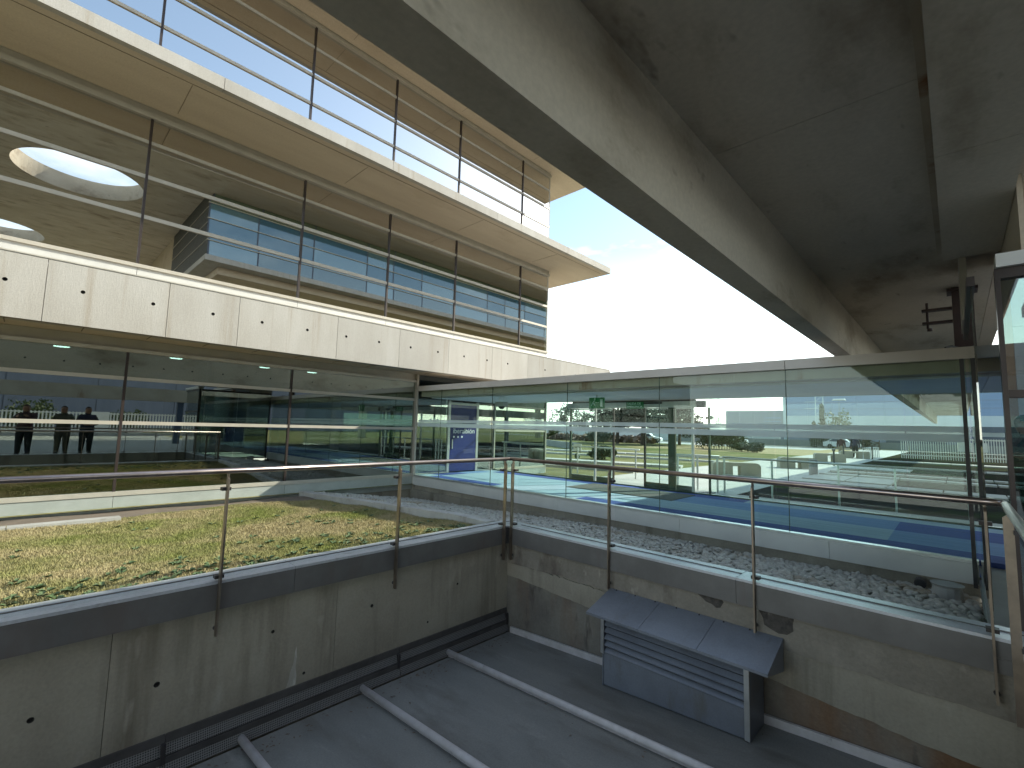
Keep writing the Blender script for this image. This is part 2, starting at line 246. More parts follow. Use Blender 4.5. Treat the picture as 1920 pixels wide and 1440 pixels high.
# ------------------------------------------------------------------ builders
def wloc(o):
    v = Vector((0, 0, 0))
    while o is not None: v += o.location; o = o.parent
    return v
def thing(name, loc, label, cat, group=None):
    e = bpy.data.objects.new(name, None); e.location = loc; e.empty_display_size = .2; COL.objects.link(e)
    tag(e, label, cat, group); return e
def tag(o, label=None, cat=None, group=None, kind=None):
    if label: o['label'] = label
    if cat: o['category'] = cat
    if group: o['group'] = group
    if kind: o['kind'] = kind
    return o
class MB:
    def __init__(s): s.v = []; s.f = []; s.mi = []
    def add(s, vs, fs, mi=0):
        k = len(s.v); s.v += [tuple(p) for p in vs]; s.f += [tuple(i+k for i in f) for f in fs]; s.mi += [mi]*len(fs); return s
    def box(s, x0, x1, y0, y1, z0, z1, mi=0):
        v = [(x, y, z) for x in (x0, x1) for y in (y0, y1) for z in (z0, z1)]
        return s.add(v, [(0, 1, 3, 2), (4, 6, 7, 5), (0, 4, 5, 1), (2, 3, 7, 6), (0, 2, 6, 4), (1, 5, 7, 3)], mi)
    def bar(s, a, b, w, h, up=(0, 0, 1), mi=0):
        a, b = Vector(a), Vector(b); d = (b-a).normalized(); sd = d.cross(Vector(up))
        if sd.length < 1e-4: sd = d.cross(Vector((1, 0, 0)))
        sd.normalize(); u = sd.cross(d)
        v = [p+sd*i*w/2+u*j*h/2 for p in (a, b) for i, j in ((-1, -1), (1, -1), (1, 1), (-1, 1))]
        return s.add(v, [(3, 2, 1, 0), (4, 5, 6, 7), (0, 1, 5, 4), (1, 2, 6, 5), (2, 3, 7, 6), (3, 0, 4, 7)], mi)
    def tube(s, pts, r, n=10, mi=0, cap=True):
        pts = [Vector(p) for p in pts]; rs = r if isinstance(r, (list, tuple)) else [r]*len(pts); rings = []
        for i, p in enumerate(pts):
            d = (pts[min(i+1, len(pts)-1)]-pts[max(i-1, 0)]).normalized()
            a = d.cross(Vector((0, 0, 1)));
            if a.length < .05: a = d.cross(Vector((1, 0, 0)))
            a.normalize(); b = d.cross(a)
            rings.append([p+(a*math.cos(2*PI*k/n)+b*math.sin(2*PI*k/n))*rs[i] for k in range(n)])
        v = [q for g in rings for q in g]; f = []
        for i in range(len(pts)-1):
            for k in range(n): f.append((i*n+k, i*n+(k+1) % n, (i+1)*n+(k+1) % n, (i+1)*n+k))
        if cap: f += [tuple(range(n-1, -1, -1)), tuple((len(pts)-1)*n+k for k in range(n))]
        return s.add(v, f, mi)
    def prism(s, poly, vec, mi=0):
        n = len(poly); a = [Vector(p) for p in poly]; b = [p+Vector(vec) for p in a]
        return s.add(a+b, [tuple(range(n-1, -1, -1)), tuple(range(n, 2*n))]+[(i, (i+1) % n, n+(i+1) % n, n+i) for i in range(n)], mi)
    def build(s, name, mats, parent=None, label=None, cat=None, group=None, kind=None, smooth=False, loc=None):
        off = wloc(parent) if parent is not None else Vector(loc or (0, 0, 0))
        me = bpy.data.meshes.new(name); me.from_pydata([(p[0]-off.x, p[1]-off.y, p[2]-off.z) for p in s.v], [], s.f)
        for m in (mats if isinstance(mats, (list, tuple)) else [mats]): me.materials.append(m)
        me.polygons.foreach_set('material_index', s.mi)
        me.validate(); me.update()
        bm = bmesh.new(); bm.from_mesh(me); bmesh.ops.recalc_face_normals(bm, faces=bm.faces); bm.to_mesh(me); bm.free()
        if smooth: me.polygons.foreach_set('use_smooth', [True]*len(me.polygons))
        o = bpy.data.objects.new(name, me); COL.objects.link(o)
        if parent is not None: o.parent = parent
        else: o.location = off
        return tag(o, label, cat, group, kind)
def B(name, m, parent, x0, x1, y0, y1, z0, z1, **k): return MB().box(x0, x1, y0, y1, z0, z1).build(name, m, parent, **k)
def raw(name, verts, faces_flat, nper, mats, parent=None, mi=None, smooth=False, **k):
    """fast mesh from numpy arrays, all faces with nper corners"""
    me = bpy.data.meshes.new(name); nv = len(verts); nf = len(faces_flat)//nper
    me.vertices.add(nv); me.vertices.foreach_set('co', np.asarray(verts, np.float32).ravel())
    me.loops.add(nf*nper); me.loops.foreach_set('vertex_index', np.asarray(faces_flat, np.int32))
    me.polygons.add(nf); me.polygons.foreach_set('loop_start', np.arange(0, nf*nper, nper, dtype=np.int32))
    for m in (mats if isinstance(mats, (list, tuple)) else [mats]): me.materials.append(m)
    if mi is not None: me.polygons.foreach_set('material_index', np.asarray(mi, np.int32))
    if smooth: me.polygons.foreach_set('use_smooth', np.ones(nf, bool))
    me.update(); me.validate()
    o = bpy.data.objects.new(name, me); COL.objects.link(o)
    if parent is not None: o.parent = parent
    return tag(o, k.get('label'), k.get('cat'), k.get('group'), k.get('kind'))
def copy_tree(o, parent=None, loc=None):
    c = o.copy(); COL.objects.link(c)
    if parent is not None: c.parent = parent
    if loc is not None: c.location = loc
    for ch in list(o.children): copy_tree(ch, c)
    return c
def holed_plate(mb, uv, holes, fn, mi=0, cup=.05, cupmi=1, n=10):
    """flat plate outline uv (list of (u,v)) with round recessed holes (u,v,r); fn(u,v,d)->xyz, d = depth behind face"""
    loops = [[Vector((u, v, 0)) for u, v in uv]]
    for (u, v, r) in holes:
        loops.append([Vector((u+r*math.cos(2*PI*k/n), v-r*math.sin(2*PI*k/n), 0)) for k in range(n)])
    flat = [p for lp in loops for p in lp]
    mb.add([fn(p.x, p.y, 0) for p in flat], [tuple(t) for t in tessellate_polygon(loops)], mi)
    for lp in loops[1:]:
        c = sum(lp, Vector())/n; k = len(lp)
        v = [fn(p.x, p.y, 0) for p in lp]+[fn(c.x+(p.x-c.x)*.7, c.y+(p.y-c.y)*.7, cup) for p in lp]
        mb.add(v, [(i, (i+1) % k, k+(i+1) % k, k+i) for i in range(k)], mi if cup > .2 else cupmi)
        if cup < .2: mb.add([fn(c.x+(p.x-c.x)*.7, c.y+(p.y-c.y)*.7, cup) for p in lp], [tuple(range(k))], cupmi)
def text_mesh(name, body, size, m, parent, loc, rot, depth=.004):
    cu_ = bpy.data.curves.new(name, 'FONT'); cu_.body = body; cu_.size = size; cu_.extrude = depth/2; cu_.resolution_u = 3
    tmp = bpy.data.objects.new(name+'_tmp', cu_); COL.objects.link(tmp); bpy.context.view_layer.update()
    me = bpy.data.meshes.new_from_object(tmp.evaluated_get(bpy.context.evaluated_depsgraph_get()))
    bpy.data.objects.remove(tmp); bpy.data.curves.remove(cu_)
    me.materials.clear(); me.materials.append(m); me.name = name
    o = bpy.data.objects.new(name, me); COL.objects.link(o); o.parent = parent; o.location = Vector(loc)-wloc(parent); o.rotation_euler = rot
    return o

# ------------------------------------------------------------------ setting: ground sheets
GZ = -.25
def sheet(name, m, quads, **k):
    mb = MB()
    for q in quads: mb.add(q, [(0, 1, 2, 3)])
    return mb.build(name, m, kind='structure', **k)
def rect(x0, x1, y0, y1, z): return [(x0, y0, z), (x1, y0, z), (x1, y1, z), (x0, y1, z)]
BIG = 1500
sheet('ground', M['court'], [rect(-BIG, BIG, 8.3, BIG, GZ), rect(-BIG, BIG, -BIG, -14, GZ), rect(-BIG, -11.6, -14, 8.3, GZ), rect(45, BIG, -14, 8.3, GZ)])
sheet('walkway', M['walk'], [rect(.32, 45, -14, 5.2, 0), rect(.60, 45, 5.2, 8.3, 0), rect(.121, .60, 4.9, 8.3, -.06)])
sheet('subsoil', M['soil'], [rect(-19, 45, -14, 8.5, -1.75)])
XF = -11.75
def lawn_z(x, y): return .02 + (x+5.02)*.052
# lawn base with gentle unevenness
gx, gy = np.meshgrid(np.linspace(-11.74, -5.03, 90), np.linspace(-14, 4.80, 220), indexing='ij')
gz = .02+(gx+5.02)*.052+.012*np.sin(gx*2.1+gy*1.3)+.01*np.sin(gx*4.7-gy*3.1)
idx = np.arange(gx.size).reshape(gx.shape); ff = np.stack([idx[:-1, :-1], idx[1:, :-1], idx[1:, 1:], idx[:-1, 1:]], -1).ravel()
soil = (gx[:-1, :-1]*.5+gx[1:, 1:]*.5 < -10.75+.25*np.sin(gy[:-1, :-1]*1.7)).ravel().astype(int)
raw('lawn', np.stack([gx, gy, gz], -1).reshape(-1, 3), ff, 4, [M['lawn'], M['soil']], mi=soil, kind='structure')
def lawn_h(x, y): return .02+(x+5.02)*.052+.012*np.sin(x*2.1+y*1.3)+.01*np.sin(x*4.7-y*3.1)
# gravel bed
def grav_z(x, y): return -.02-(y-5.2)*.145
sheet('gravel_bed', M['gravel_bed'], [[(-11.74, 4.98, -.25), (-5, 4.98, .0), (-5, 8.28, -.47), (-11.74, 8.28, -.72)], [(-5, 4.98, .0), (.12, 4.98, .0), (.12, 8.28, -.47), (-5, 8.28, -.47)]])
# courtyard surfaces beyond the glass corridor
sheet('path', M['paving'], [rect(-9.6, -4.6, 13.2, 80, GZ+.008)])
sheet('shaded_grass', M['shaded_grass'], [rect(-4.6, 14, 13.2, 80, GZ+.004)])
sheet('dry_lawn', M['court_dry'], [rect(-26, -9.6, 46, 74, GZ+.004)])
sheet('road', M['asphalt'], [rect(-160, 90, 76, 84, GZ+.004)])
sheet('sand', M['paving'], [rect(-60, -12, 66, 75.9, GZ+.012)])

# ------------------------------------------------------------------ office building on the left
YC = [-9.2, -6.3, -3.65, -1.15, 1.33, 4.48, 6.96, 9.47, 12.62, 14.25]
ob = thing('office_building', (XF, 2, -.35), 'long concrete office block with mirror glass bands and thin roof slabs beside the lawn', 'office building')
XB = -10.87
mb = MB()
holes = [(y, 3.615, .032) for y in [-8.3, -7.3, -6.3, -5.3, -4.3, -3.3, -2.35, -1.4, -.38, .54, 1.52, 2.5, 3.43, 4.41, 5.37, 6.28, 7.26, 8.2, 9.2, 10.17, 11.13, 12.1, 13.1, 14.0, 15.0, 15.9, 16.8]]
joints = [-6.6, -4.9, -3.2, -1.5, .08, 1.75, 2.97, 5.14, 6.9, 8.6, 10.4, 12.15, 14.0, 15.6]
edges = [-9.6]+joints+[17.55]
for a, b_ in zip(edges[:-1], edges[1:]):
    mbp = MB(); g = .004
    holed_plate(mbp, [(a+g, 3.02), (b_-g, 3.02), (b_-g, 4.08), (a+g, 4.08)], [h for h in holes if a+.06 < h[0] < b_-.06], lambda u, v, d: (XB-d, u, v))
    mbp.add([(XB, a+g, 3.02), (XB-.30, a+g, 3.02), (XB-.30, a+g, 4.08), (XB, a+g, 4.08)], [(0, 1, 2, 3)])
    mbp.add([(XB, b_-g, 3.02), (XB-.30, b_-g, 3.02), (XB-.30, b_-g, 4.08), (XB, b_-g, 4.08)], [(0, 1, 2, 3)])
    mbp.add([(XB, a+g, 4.08), (XB-.30, a+g, 4.08), (XB-.30, b_-g, 4.08), (XB, b_-g, 4.08)], [(0, 1, 2, 3)])
    mbp.add([(XB, a+g, 3.02), (XB-.30, a+g, 3.02), (XB-.30, b_-g, 3.02), (XB, b_-g, 3.02)], [(0, 1, 2, 3)])
    mbp.build('concrete_panel', [M['band'], M['hole']], ob)
B('floor_slab', M['soffit'], ob, -18, XB-.305, -9.6, 17.55, 3.021, 4.06)
mbg = MB()
for k in range(28): mbg.box(XB-.62, XB-.10, -8.9+k*.95, -8.885+k*.95, 3.012, 3.0185)
mbg.box(XB-.060, XB-.045, -9.5, 17.5, 3.012, 3.0185); mbg.build('soffit_groove', M['groove'], ob)
B('capping', M['transom'], ob, XB-.3, XB+.012, -9.6, 17.5, 4.083, 4.105)
XS = -9.98
for z0, z1 in ((7.85, 8.09), (12.0, 12.26)):
    B('roof_slab' if z0 > 10 else 'middle_slab', M['soffit'], ob, -18, XS-.13, -9.6, 16.1, z0, z1)
    ys = [-9.6, -5.8, -2.1, 2.15, 5.9, 9.6, 13.2, 16.1]
    for a, b_ in zip(ys[:-1], ys[1:]): B('fascia_panel', M['band'], ob, XS-.13, XS, a+.004, b_-.004, z0-.002, z1)
    mbg = MB(); mbg.box(XS-.31, XS-.295, -9.5, 15.8, z0-.006, z0-.003)
    for yy in (-6, -2.4, 1.7, 5.4, 9.3, 13.0): mbg.box(XF+.2, XS-.34, yy, yy+.008, z0-.006, z0-.003)
    mbg.build('soffit_groove', M['groove'], ob)
def pane(parent, y0, y1, z0, z1, x=XF, j=.0011, mats=('mirror', 'mirror_back')):
    a, b_ = rng.normal(0, j), rng.normal(0, j); yc, zc = (y0+y1)/2, (z0+z1)/2
    X_ = lambda y, z, d: x-.03-d+a*(y-yc)+b_*(z-zc)
    mb = MB(); P_ = [(y0, z0), (y1, z0), (y1, z1), (y0, z1)]
    fr = [(X_(y, z, 0), y, z) for y, z in P_]; bk = [(X_(y, z, .012), y, z) for y, z in P_]
    mb.add(fr, [(0, 1, 2, 3)], 0); mb.add(bk, [(3, 2, 1, 0)], 1)
    for i in range(4): mb.add([fr[i], bk[i], bk[(i+1) % 4], fr[(i+1) % 4]], [(0, 1, 2, 3)], 1)
    return mb.build('glass_pane', [M[k] for k in mats], parent)
def transom(parent, y0, y1, z0, z1, x=XF, d=.0): return B('transom', M['transom'], parent, x-.10, x+d, y0, y1, z0, z1)
def storey(rows, fins, cols, frame):
    for (z0, z1) in rows:
        for a, b_ in zip(cols[:-1], cols[1:]): pane(ob, a+.012, b_-.012, z0, z1, mats=('mirror_low' if z1 < 3 else 'mirror', 'mirror_back'))
    for (z0, z1) in fins: transom(ob, cols[0], cols[-1], z0, z1)
    for y in cols[1:-1]: B('mullion', M['mullion'], ob, XF-.14, XF+.006, y-.022, y+.022, rows[0][0]+.001, rows[-1][1]-.001)
    for (z0, z1, d) in frame: B('frame_rail', M['transom'], ob, XF-.12, XF+d, cols[0], cols[-1]+.03, z0, z1)
mid = [(4.54, 5.50), (5.58, 6.34), (6.42, 7.08), (7.15, 7.62)]
storey(mid, [(5.50, 5.58), (6.34, 6.42), (7.08, 7.15)], YC, [(7.62, 7.72, .05), (7.722, 7.848, .02), (4.47, 4.54, .05)])
up = [(8.35, 8.92), (8.99, 9.69), (9.76, 10.47), (10.54, 11.24), (11.31, 11.85)]
storey(up, [(8.92, 8.99), (9.69, 9.76), (10.47, 10.54), (11.24, 11.31)], YC, [(11.85, 11.93, .05), (11.932, 11.998, .02), (8.28, 8.35, .05)])
for a, b_ in zip(YC[:-1], YC[1:]):
    B('base_panel', M['plinth'], ob, XF-.1, XF+.01, a+.004, b_-.004, 4.11, 4.468); B('base_panel', M['plinth'], ob, XF-.1, XF+.01, a+.004, b_-.004, 8.092, 8.278)
low = [(.05, 1.33), (1.40, 2.20), (2.27, 2.75)]
YL = [-9.2, -6.3, -3.65, -1.15, 1.33, 4.48, 8.10]
storey(low, [(1.33, 1.40), (2.20, 2.27)], YL, [(2.75, 2.82, .03), (2.822, 3.018, -.04), (-.03, .05, .03)])
YL2 = [11.52, 14.25]
storey(low, [(1.33, 1.40), (2.20, 2.27)], YL2, [(2.75, 2.82, .03), (2.822, 3.018, -.04), (-.03, .05, .03)])
for a, b_ in zip(YL[:-1], YL[1:]): B('base_panel', M['base_panel'], ob, XF-.1, XF+.015, a+.003, b_-.003, -.40, -.032)
B('base_panel', M['base_panel'], ob, XF-.1, XF+.015, 11.55, 14.25, -.5, -.032)
B('corner_post', M['transom'], ob, XF-.12, XF+.06, 8.102, 8.165, -.4, 3.0)
B('corner_post', M['transom'], ob, XF-.12, XF+.02, 14.252, 14.30, -.4, 3.0)
B('foundation', M['wall'], ob, XF-.3, XF-.02, -9.6, 14.3, -1.5, -.401)
# inside: floors, back wall and end walls
B('interior_floor', M['interior_floor'], ob, -18, XF-.18, -9.6, 14.2, -.3, -.02)
B('interior_ceiling', M['interior'], ob, -18, XF-.22, -9.6, 14.2, 2.87, 3.019)
B('back_wall', M['interior'], ob, -18.2, -18.001, -9.6, 8.5, -.3, 12); B('back_wall', M['interior'], ob, -18.2, -18.001, 8.5, 14.25, 1.9, 12)
B('back_wall', M['interior'], ob, -18.2, -18.001, 8.5, 14.25, -.3, .9); B('back_window', M['sideglass'], ob, -18.1, -18.08, 8.5, 14.25, .9, 1.9); B('partition_wall', M['interior'], ob, -13.6, -13.5, 11.62, 14.2, -.02, 2.868); B('partition_wall', M['interior'], ob, -13.6, XF-.3, 11.53, 11.62, -.02, 2.868)
B('end_wall', M['band'], ob, -18, XF-.15, 14.26, 14.45, -.3, 3.02); B('end_wall', M['band'], ob, -18, XF-.15, 14.26, 14.45, 4.062, 7.849); B('end_wall', M['band'], ob, -18, XF-.15, 14.26, 14.45, 8.092, 11.999)
B('end_wall', M['interior'], ob, -18, XF-.2, -9.8, -9.602, -.3, 12)
for y in (.42, 2.3, 4.18, 5.4, -1.5): MB().tube([(-12.8, y, 2.835), (-12.8, y, 2.868)], .12, 16).build('downlight', M['lamp'], ob)
for yy in (3.0, 6.5): B('partition_wall', M['interior'], ob, -17.9, -13.2, yy, yy+.1, -.02, 2.868)

# ------------------------------------------------------------------ glass corridor
YG, YH = 8.2, 11.4
gc = thing('glass_corridor', (-6, 9.8, -.3), 'low glazed corridor with white fascia and blue carpet joining the office block', 'glass corridor')
fx = [-11.68, -8.9, -6.15, -1.9, 2.4, 6.0]
for a, b_ in zip(fx[:-1], fx[1:]): B('fascia_panel', M['fascia'], gc, a+.004, b_-.004, 8.13, 8.19, 2.49, 2.64)
B('roof', M['fascia'], gc, -11.68, 6, 8.192, 11.55, 2.51, 2.62)
B('lintel', M['lintel'], gc, -11.66, 6, 8.26, 8.62, 2.33, 2.508)
cx = -11.66
while cx < 6: B('ceiling_panel', M['ceiling'], gc, cx, cx+1.19, 8.63, 11.45, 2.30, 2.33); cx += 1.2
B('fascia_beam', M['ceiling'], gc, -11.66, 6, 11.46, 11.56, 2.30, 2.508)
px = [-11.70, -9.0, -6.3, -3.6, -1.4, .12]
for a, b_ in zip(px[:-1], px[1:]): B('plinth_panel', M['plinth'], gc, a+.003, b_-.003, 8.10, 8.18, -.27, -.03)
B('sill', M['silver'], gc, -11.7, .12, 8.12, 8.24, -.028, .012)
B('plinth_wall', M['wall'], gc, -11.7, .12, 8.14, 8.4, -.75, -.272)
B('plinth_ledge', M['wall'], gc, -11.7, .12, 8.04, 8.139, -.75, -.40)
B('carpet', M['carpet'], gc, -11.72, 6, 8.245, 11.35, -.20, .0)
gxs = [-11.68, -10.6, -8.51, -6.15, -4.01, -1.91, .12]
for a, b_ in zip(gxs[:-1], gxs[1:]):
    p = B('glass_pane', M['glass'], gc, a+.006, b_-.006, 8.19, 8.202, .014, 2.5)
    MB().box(a+.01, b_-.01, 8.186, 8.188, 1.56, 1.635).box(a+.01, b_-.01, 8.186, 8.188, 1.435, 1.535).build('frosted_stripe', M['frost'], p)
for x in gxs[1:-1]: B('glazing_joint', M['green_post'], gc, x-.005, x+.005, 8.189, 8.203, .014, 2.49)
def farpane(a, b_, z1=2.3):
    p = B('glass_pane', M['glass'], gc, a+.006, b_-.006, 11.40, 11.412, .03, z1)
    MB().box(a+.01, b_-.01, 11.394, 11.397, 1.53, 1.60).build('frosted_stripe', M['frost'], p)
for a, b_ in ((-11.7, -10.2), (-10.2, -8.45), (-4.3, -2.9), (-2.9, -.7), (-.7, 1.6), (1.6, 4)): farpane(a, b_)
B('sill', M['green_post'], gc, -11.7, 6, 11.37, 11.45, -.2, .028)
# automatic door on the far side
B('door_header', M['silver'], gc, -8.4, -4.55, 11.22, 11.38, 2.09, 2.235); B('door_header_cover', M['black'], gc, -8.25, -4.6, 11.25, 11.37, 2.237, 2.28); B('door_motor', M['darkgrey'], gc, -4.548, -4.36, 11.24, 11.36, 2.08, 2.24)
for x, w, m_ in ((-8.42, .05, 'green_post'), (-7.55, .045, 'silver'), (-6.95, .04, 'mullion'), (-6.0, .04, 'mullion'), (-5.25, .19, 'green_post'), (-4.72, .05, 'silver'), (-4.32, .04, 'green_post')):
    B('door_post', M[m_], gc, x-w/2, x+w/2, 11.40, 11.46, .03, 2.09)
for a, b_ in ((-8.38, -7.6), (-7.5, -6.98), (-5.98, -5.36), (-5.14, -4.75)):
    lf = B('door_leaf', M['glass'], gc, a, b_, 11.42, 11.432, .16, 2.05); B('bottom_rail', M['green_post'], lf, a, b_, 11.415, 11.438, .03, .158); B('top_rail', M['silver'], lf, a, b_, 11.415, 11.438, 2.052, 2.088)
B('door_mat', M['mat'], gc, -7.3, -4.5, 9.75, 11.0, .002, .014)
# reception partition on the line of the facade
rp = thing('reception_partition', (XF-.05, 9.9, 0), 'glass partition with a blue door at the left end of the corridor', 'glass partition')
XP = XF-.06
for a, b_ in ((8.18, 9.44), (10.72, 11.5)):
    for z0, z1 in ((.03, 1.44), (1.56, 2.3)): B('glass_pane', M['sideglass'], rp, XP-.012, XP, a, b_, z0, z1)
B('rail', M['silver'], rp, XP-.04, XP+.02, 8.18, 11.5, 1.44, 1.56); B('bottom_rail', M['silver'], rp, XP-.03, XP+.02, 8.18, 9.44, .0, .03); B('bottom_rail', M['silver'], rp, XP-.03, XP+.02, 10.72, 11.5, .0, .03)
for y in (9.46, 10.68): B('door_frame', M['silver'], rp, XP-.05, XP+.03, y-.045, y+.045, 0, 2.30)
B('end_frame', M['transom'], rp, XP-.05, XP+.05, 11.47, 11.515, 0, 2.9)
dr = B('door', M['door_blue'], rp, XP-.02, XP+.022, 9.51, 10.63, .03, 1.43); B('overpanel', M['door_blue'], rp, XP-.02, XP+.018, 9.51, 10.63, 1.57, 2.17)
B('door_frame', M['silver'], rp, XP-.04, XP+.03, 9.50, 10.64, 2.172, 2.25)
text_mesh('lettering', 'iberalbión', .235, M['letter'], dr, (XP+.027, 9.62, 1.245), (R(90), 0, R(90)))
for k in range(3): MB().tube([(XP+.022, 9.67+k*.17, 1.13), (XP+.03, 9.67+k*.17, 1.13)], .032, 10).build('dot', M['letter'], dr)
for k in range(3): MB().tube([(XP+.001, 8.75+k*.13, 1.66), (XP+.006, 8.75+k*.13, 1.66)], .028, 10).build('dot', M['letter_grey'], rp)
B('handle', M['silver'], dr, XP+.022, XP+.06, 9.58, 9.61, .75, 1.05)
# reversed lettering and a pale stripe on the facade glass beyond the corridor
tm = text_mesh('lettering', 'iberalbión', .27, M['letter_grey'], ob, (XF+.012, 14.12, 1.70), (R(90), 0, R(-90)))
B('pale_stripe', M['letter_grey'], ob, XF-.02, XF-.012, 12.7, 13.7, 1.50, 1.58)
# office chairs behind the partition
def chair(x, y, rz, label):
    t = thing('office_chair', (x, y, 0), label, 'chair', 'dark chairs behind the glass partition'); t.rotation_euler = (0, 0, 0)
    c, s = math.cos(rz), math.sin(rz)
    tr = lambda p: (x+c*p[0]-s*p[1], y+s*p[0]+c*p[1], p[2])
    def pb(name, m_, a, b_, w, h): MB().bar(tr(a), tr(b_), w, h).build(name, m_, t)
    pb('seat', M['black'], (-.23, 0, .46), (.23, 0, .46), .48, .07); pb('backrest', M['black'], (-.25, 0, .52), (-.31, 0, 1.02), .46, .05)
    for sy in (-1, 1):
        MB().tube([tr((-.24, sy*.26, .46)), tr((-.2, sy*.27, .68)), tr((.2, sy*.27, .68)), tr((.24, sy*.26, .02)), tr((-.22, sy*.26, .02))], .014, 6).build('leg', M['silver'], t)
chair(-13.1, 8.9, R(20), 'dark office chair nearest the corner post behind the glass partition'); chair(-13.9, 10.0, R(-30), 'dark office chair behind the glass just left of the blue door'); chair(-12.7, 11.15, R(10), 'dark high-backed chair behind the glass right of the blue door')
tb = thing('low_table', (-14.4, 9.6, 0), 'white low table among the dark chairs behind the partition', 'table'); B('table_top', M['white'], tb, -14.8, -14.0, 9.0, 9.6, .42, .46)
for sx in (-14.75, -14.05):
    for sy in (9.05, 9.55): B('leg', M['silver'], tb, sx-.02, sx+.02, sy-.02, sy+.02, 0, .42)
# ceiling items
pj = thing('ceiling_camera', (-8.9, 8.95, 2.3), 'small box with a dome hung from two rods at the corridor ceiling near the partition', 'ceiling camera')
B('housing', M['silver'], pj, -9.08, -8.78, 8.85, 9.05, 2.04, 2.16); MB().tube([(-8.93, 8.95, 2.04), (-8.93, 8.95, 2.0), (-8.93, 8.95, 1.965)], [.09, .08, .03], 12).build('dome', M['black'], pj)
for x in (-9.02, -8.84): MB().tube([(x, 8.95, 2.16), (x, 8.95, 2.30)], .008, 6).build('rod', M['silver'], pj)
ex = thing('exit_sign', (-6.15, 9.4, 2.1), 'square green exit sign with running figure, left of the two hanging signs', 'exit sign')
B('panel', M['exit_green'], ex, -6.40, -5.98, 9.40, 9.43, 1.98, 2.24)
mb = MB(); mb.box(-6.08, -6.02, 9.392, 9.398, 2.02, 2.20); mb.bar((-6.28, 9.395, 2.12), (-6.23, 9.395, 2.17), .006, .05, up=(0, 1, 0)); mb.bar((-6.28, 9.395, 2.12), (-6.33, 9.395, 2.04), .006, .03, up=(0, 1, 0)); mb.bar((-6.27, 9.395, 2.11), (-6.22, 9.395, 2.04), .006, .03, up=(0, 1, 0)); mb.bar((-6.20, 9.395, 2.12), (-6.12, 9.395, 2.12), .006, .025, up=(0, 1, 0)); mb.tube([(-6.235, 9.391, 2.205), (-6.235, 9.397, 2.205)], .02, 8)
mb.build('pictogram', M['exit_white'], ex); B('hanger', M['silver'], ex, -6.2, -6.18, 9.405, 9.425, 2.24, 2.30)
ex = thing('exit_sign', (-6, 11.1, 2.1), 'small green emergency exit sign with lettering on the door header, right of the pair', 'exit sign')
B('panel', M['exit_green'], ex, -6.42, -5.92, 11.19, 11.215, 2.06, 2.24)
text_mesh('lettering', 'SALIDA DE', .085, M['exit_white'], ex, (-6.40, 11.186, 2.165), (R(90), 0, 0)); text_mesh('lettering', 'EMERGENCIA', .075, M['exit_white'], ex, (-6.40, 11.186, 2.085), (R(90), 0, 0))
B('sensor', M['black'], ex, -5.91, -5.42, 11.17, 11.215, 2.18, 2.225)

# ------------------------------------------------------------------ bridge overhead
br = thing('concrete_bridge', (-.5, 5, 2.88), 'shaded concrete footbridge passing overhead with a deep edge beam', 'footbridge')
BX0, BX1, BZ, SZ, BT = -1.51, -1.275, 2.88, 3.62, 4.9
segs = [-14, -9, -4.2, 5.25, 9.9, 14.6, 24, 34, 46, 58]
for a, b_ in zip(segs[:-1], segs[1:]):
    mb = MB(); g = .003
    hs = [(a+.35+k*.93, 3.35, .03) for k in range(int((b_-a-.5)/.93)+1)]
    holed_plate(mb, [(a+g, BZ), (b_-g, BZ), (b_-g, BT), (a+g, BT)], [h for h in hs if h[0] < b_-.1], lambda u, v, d: (BX0+d, u, v))
    for q in ([(BX0, a+g, BZ), (BX1, a+g, BZ), (BX1, b_-g, BZ), (BX0, b_-g, BZ)], [(BX1, a+g, BZ), (BX1, a+g, BT), (BX1, b_-g, BT), (BX1, b_-g, BZ)], [(BX0, a+g, BT), (BX1, a+g, BT), (BX1, b_-g, BT), (BX0, b_-g, BT)],
              [(BX0, a+g, BZ), (BX1, a+g, BZ), (BX1, a+g, BT), (BX0, a+g, BT)], [(BX0, b_-g, BZ), (BX1, b_-g, BZ), (BX1, b_-g, BT), (BX0, b_-g, BT)]): mb.add(q, [(0, 1, 2, 3)])
    mb.build('edge_beam', [M['bridge'], M['hole']], br)
sg = [-14, -8.6, -4.0, -.2, 3.53, 7.03, 11.5, 20, 32, 46, 58]
for a, b_ in zip(sg[:-1], sg[1:]): B('deck_slab', M['bridge'], br, BX1+.001, .43, a+.003, b_-.003, SZ, SZ+.4)
for a, b_ in ((-14, -6), (-6, 1.0), (1.0, 4.4), (4.4, 7.1)): B('drop_panel', M['bridge'], br, -.03, .43, a+.003, b_-.003, 3.50, SZ-.002)
B('groove_strip', M['lintel'], br, -.075, -.032, -14, 7.1, 3.585, 3.618)
for a, b_ in ((-14, -4), (-4, 5.0), (5.0, 14.6), (14.6, 30), (30, 58)): B('edge_beam', M['soffit'], br, .435, .66, a+.003, b_-.003, 3.62, BT)
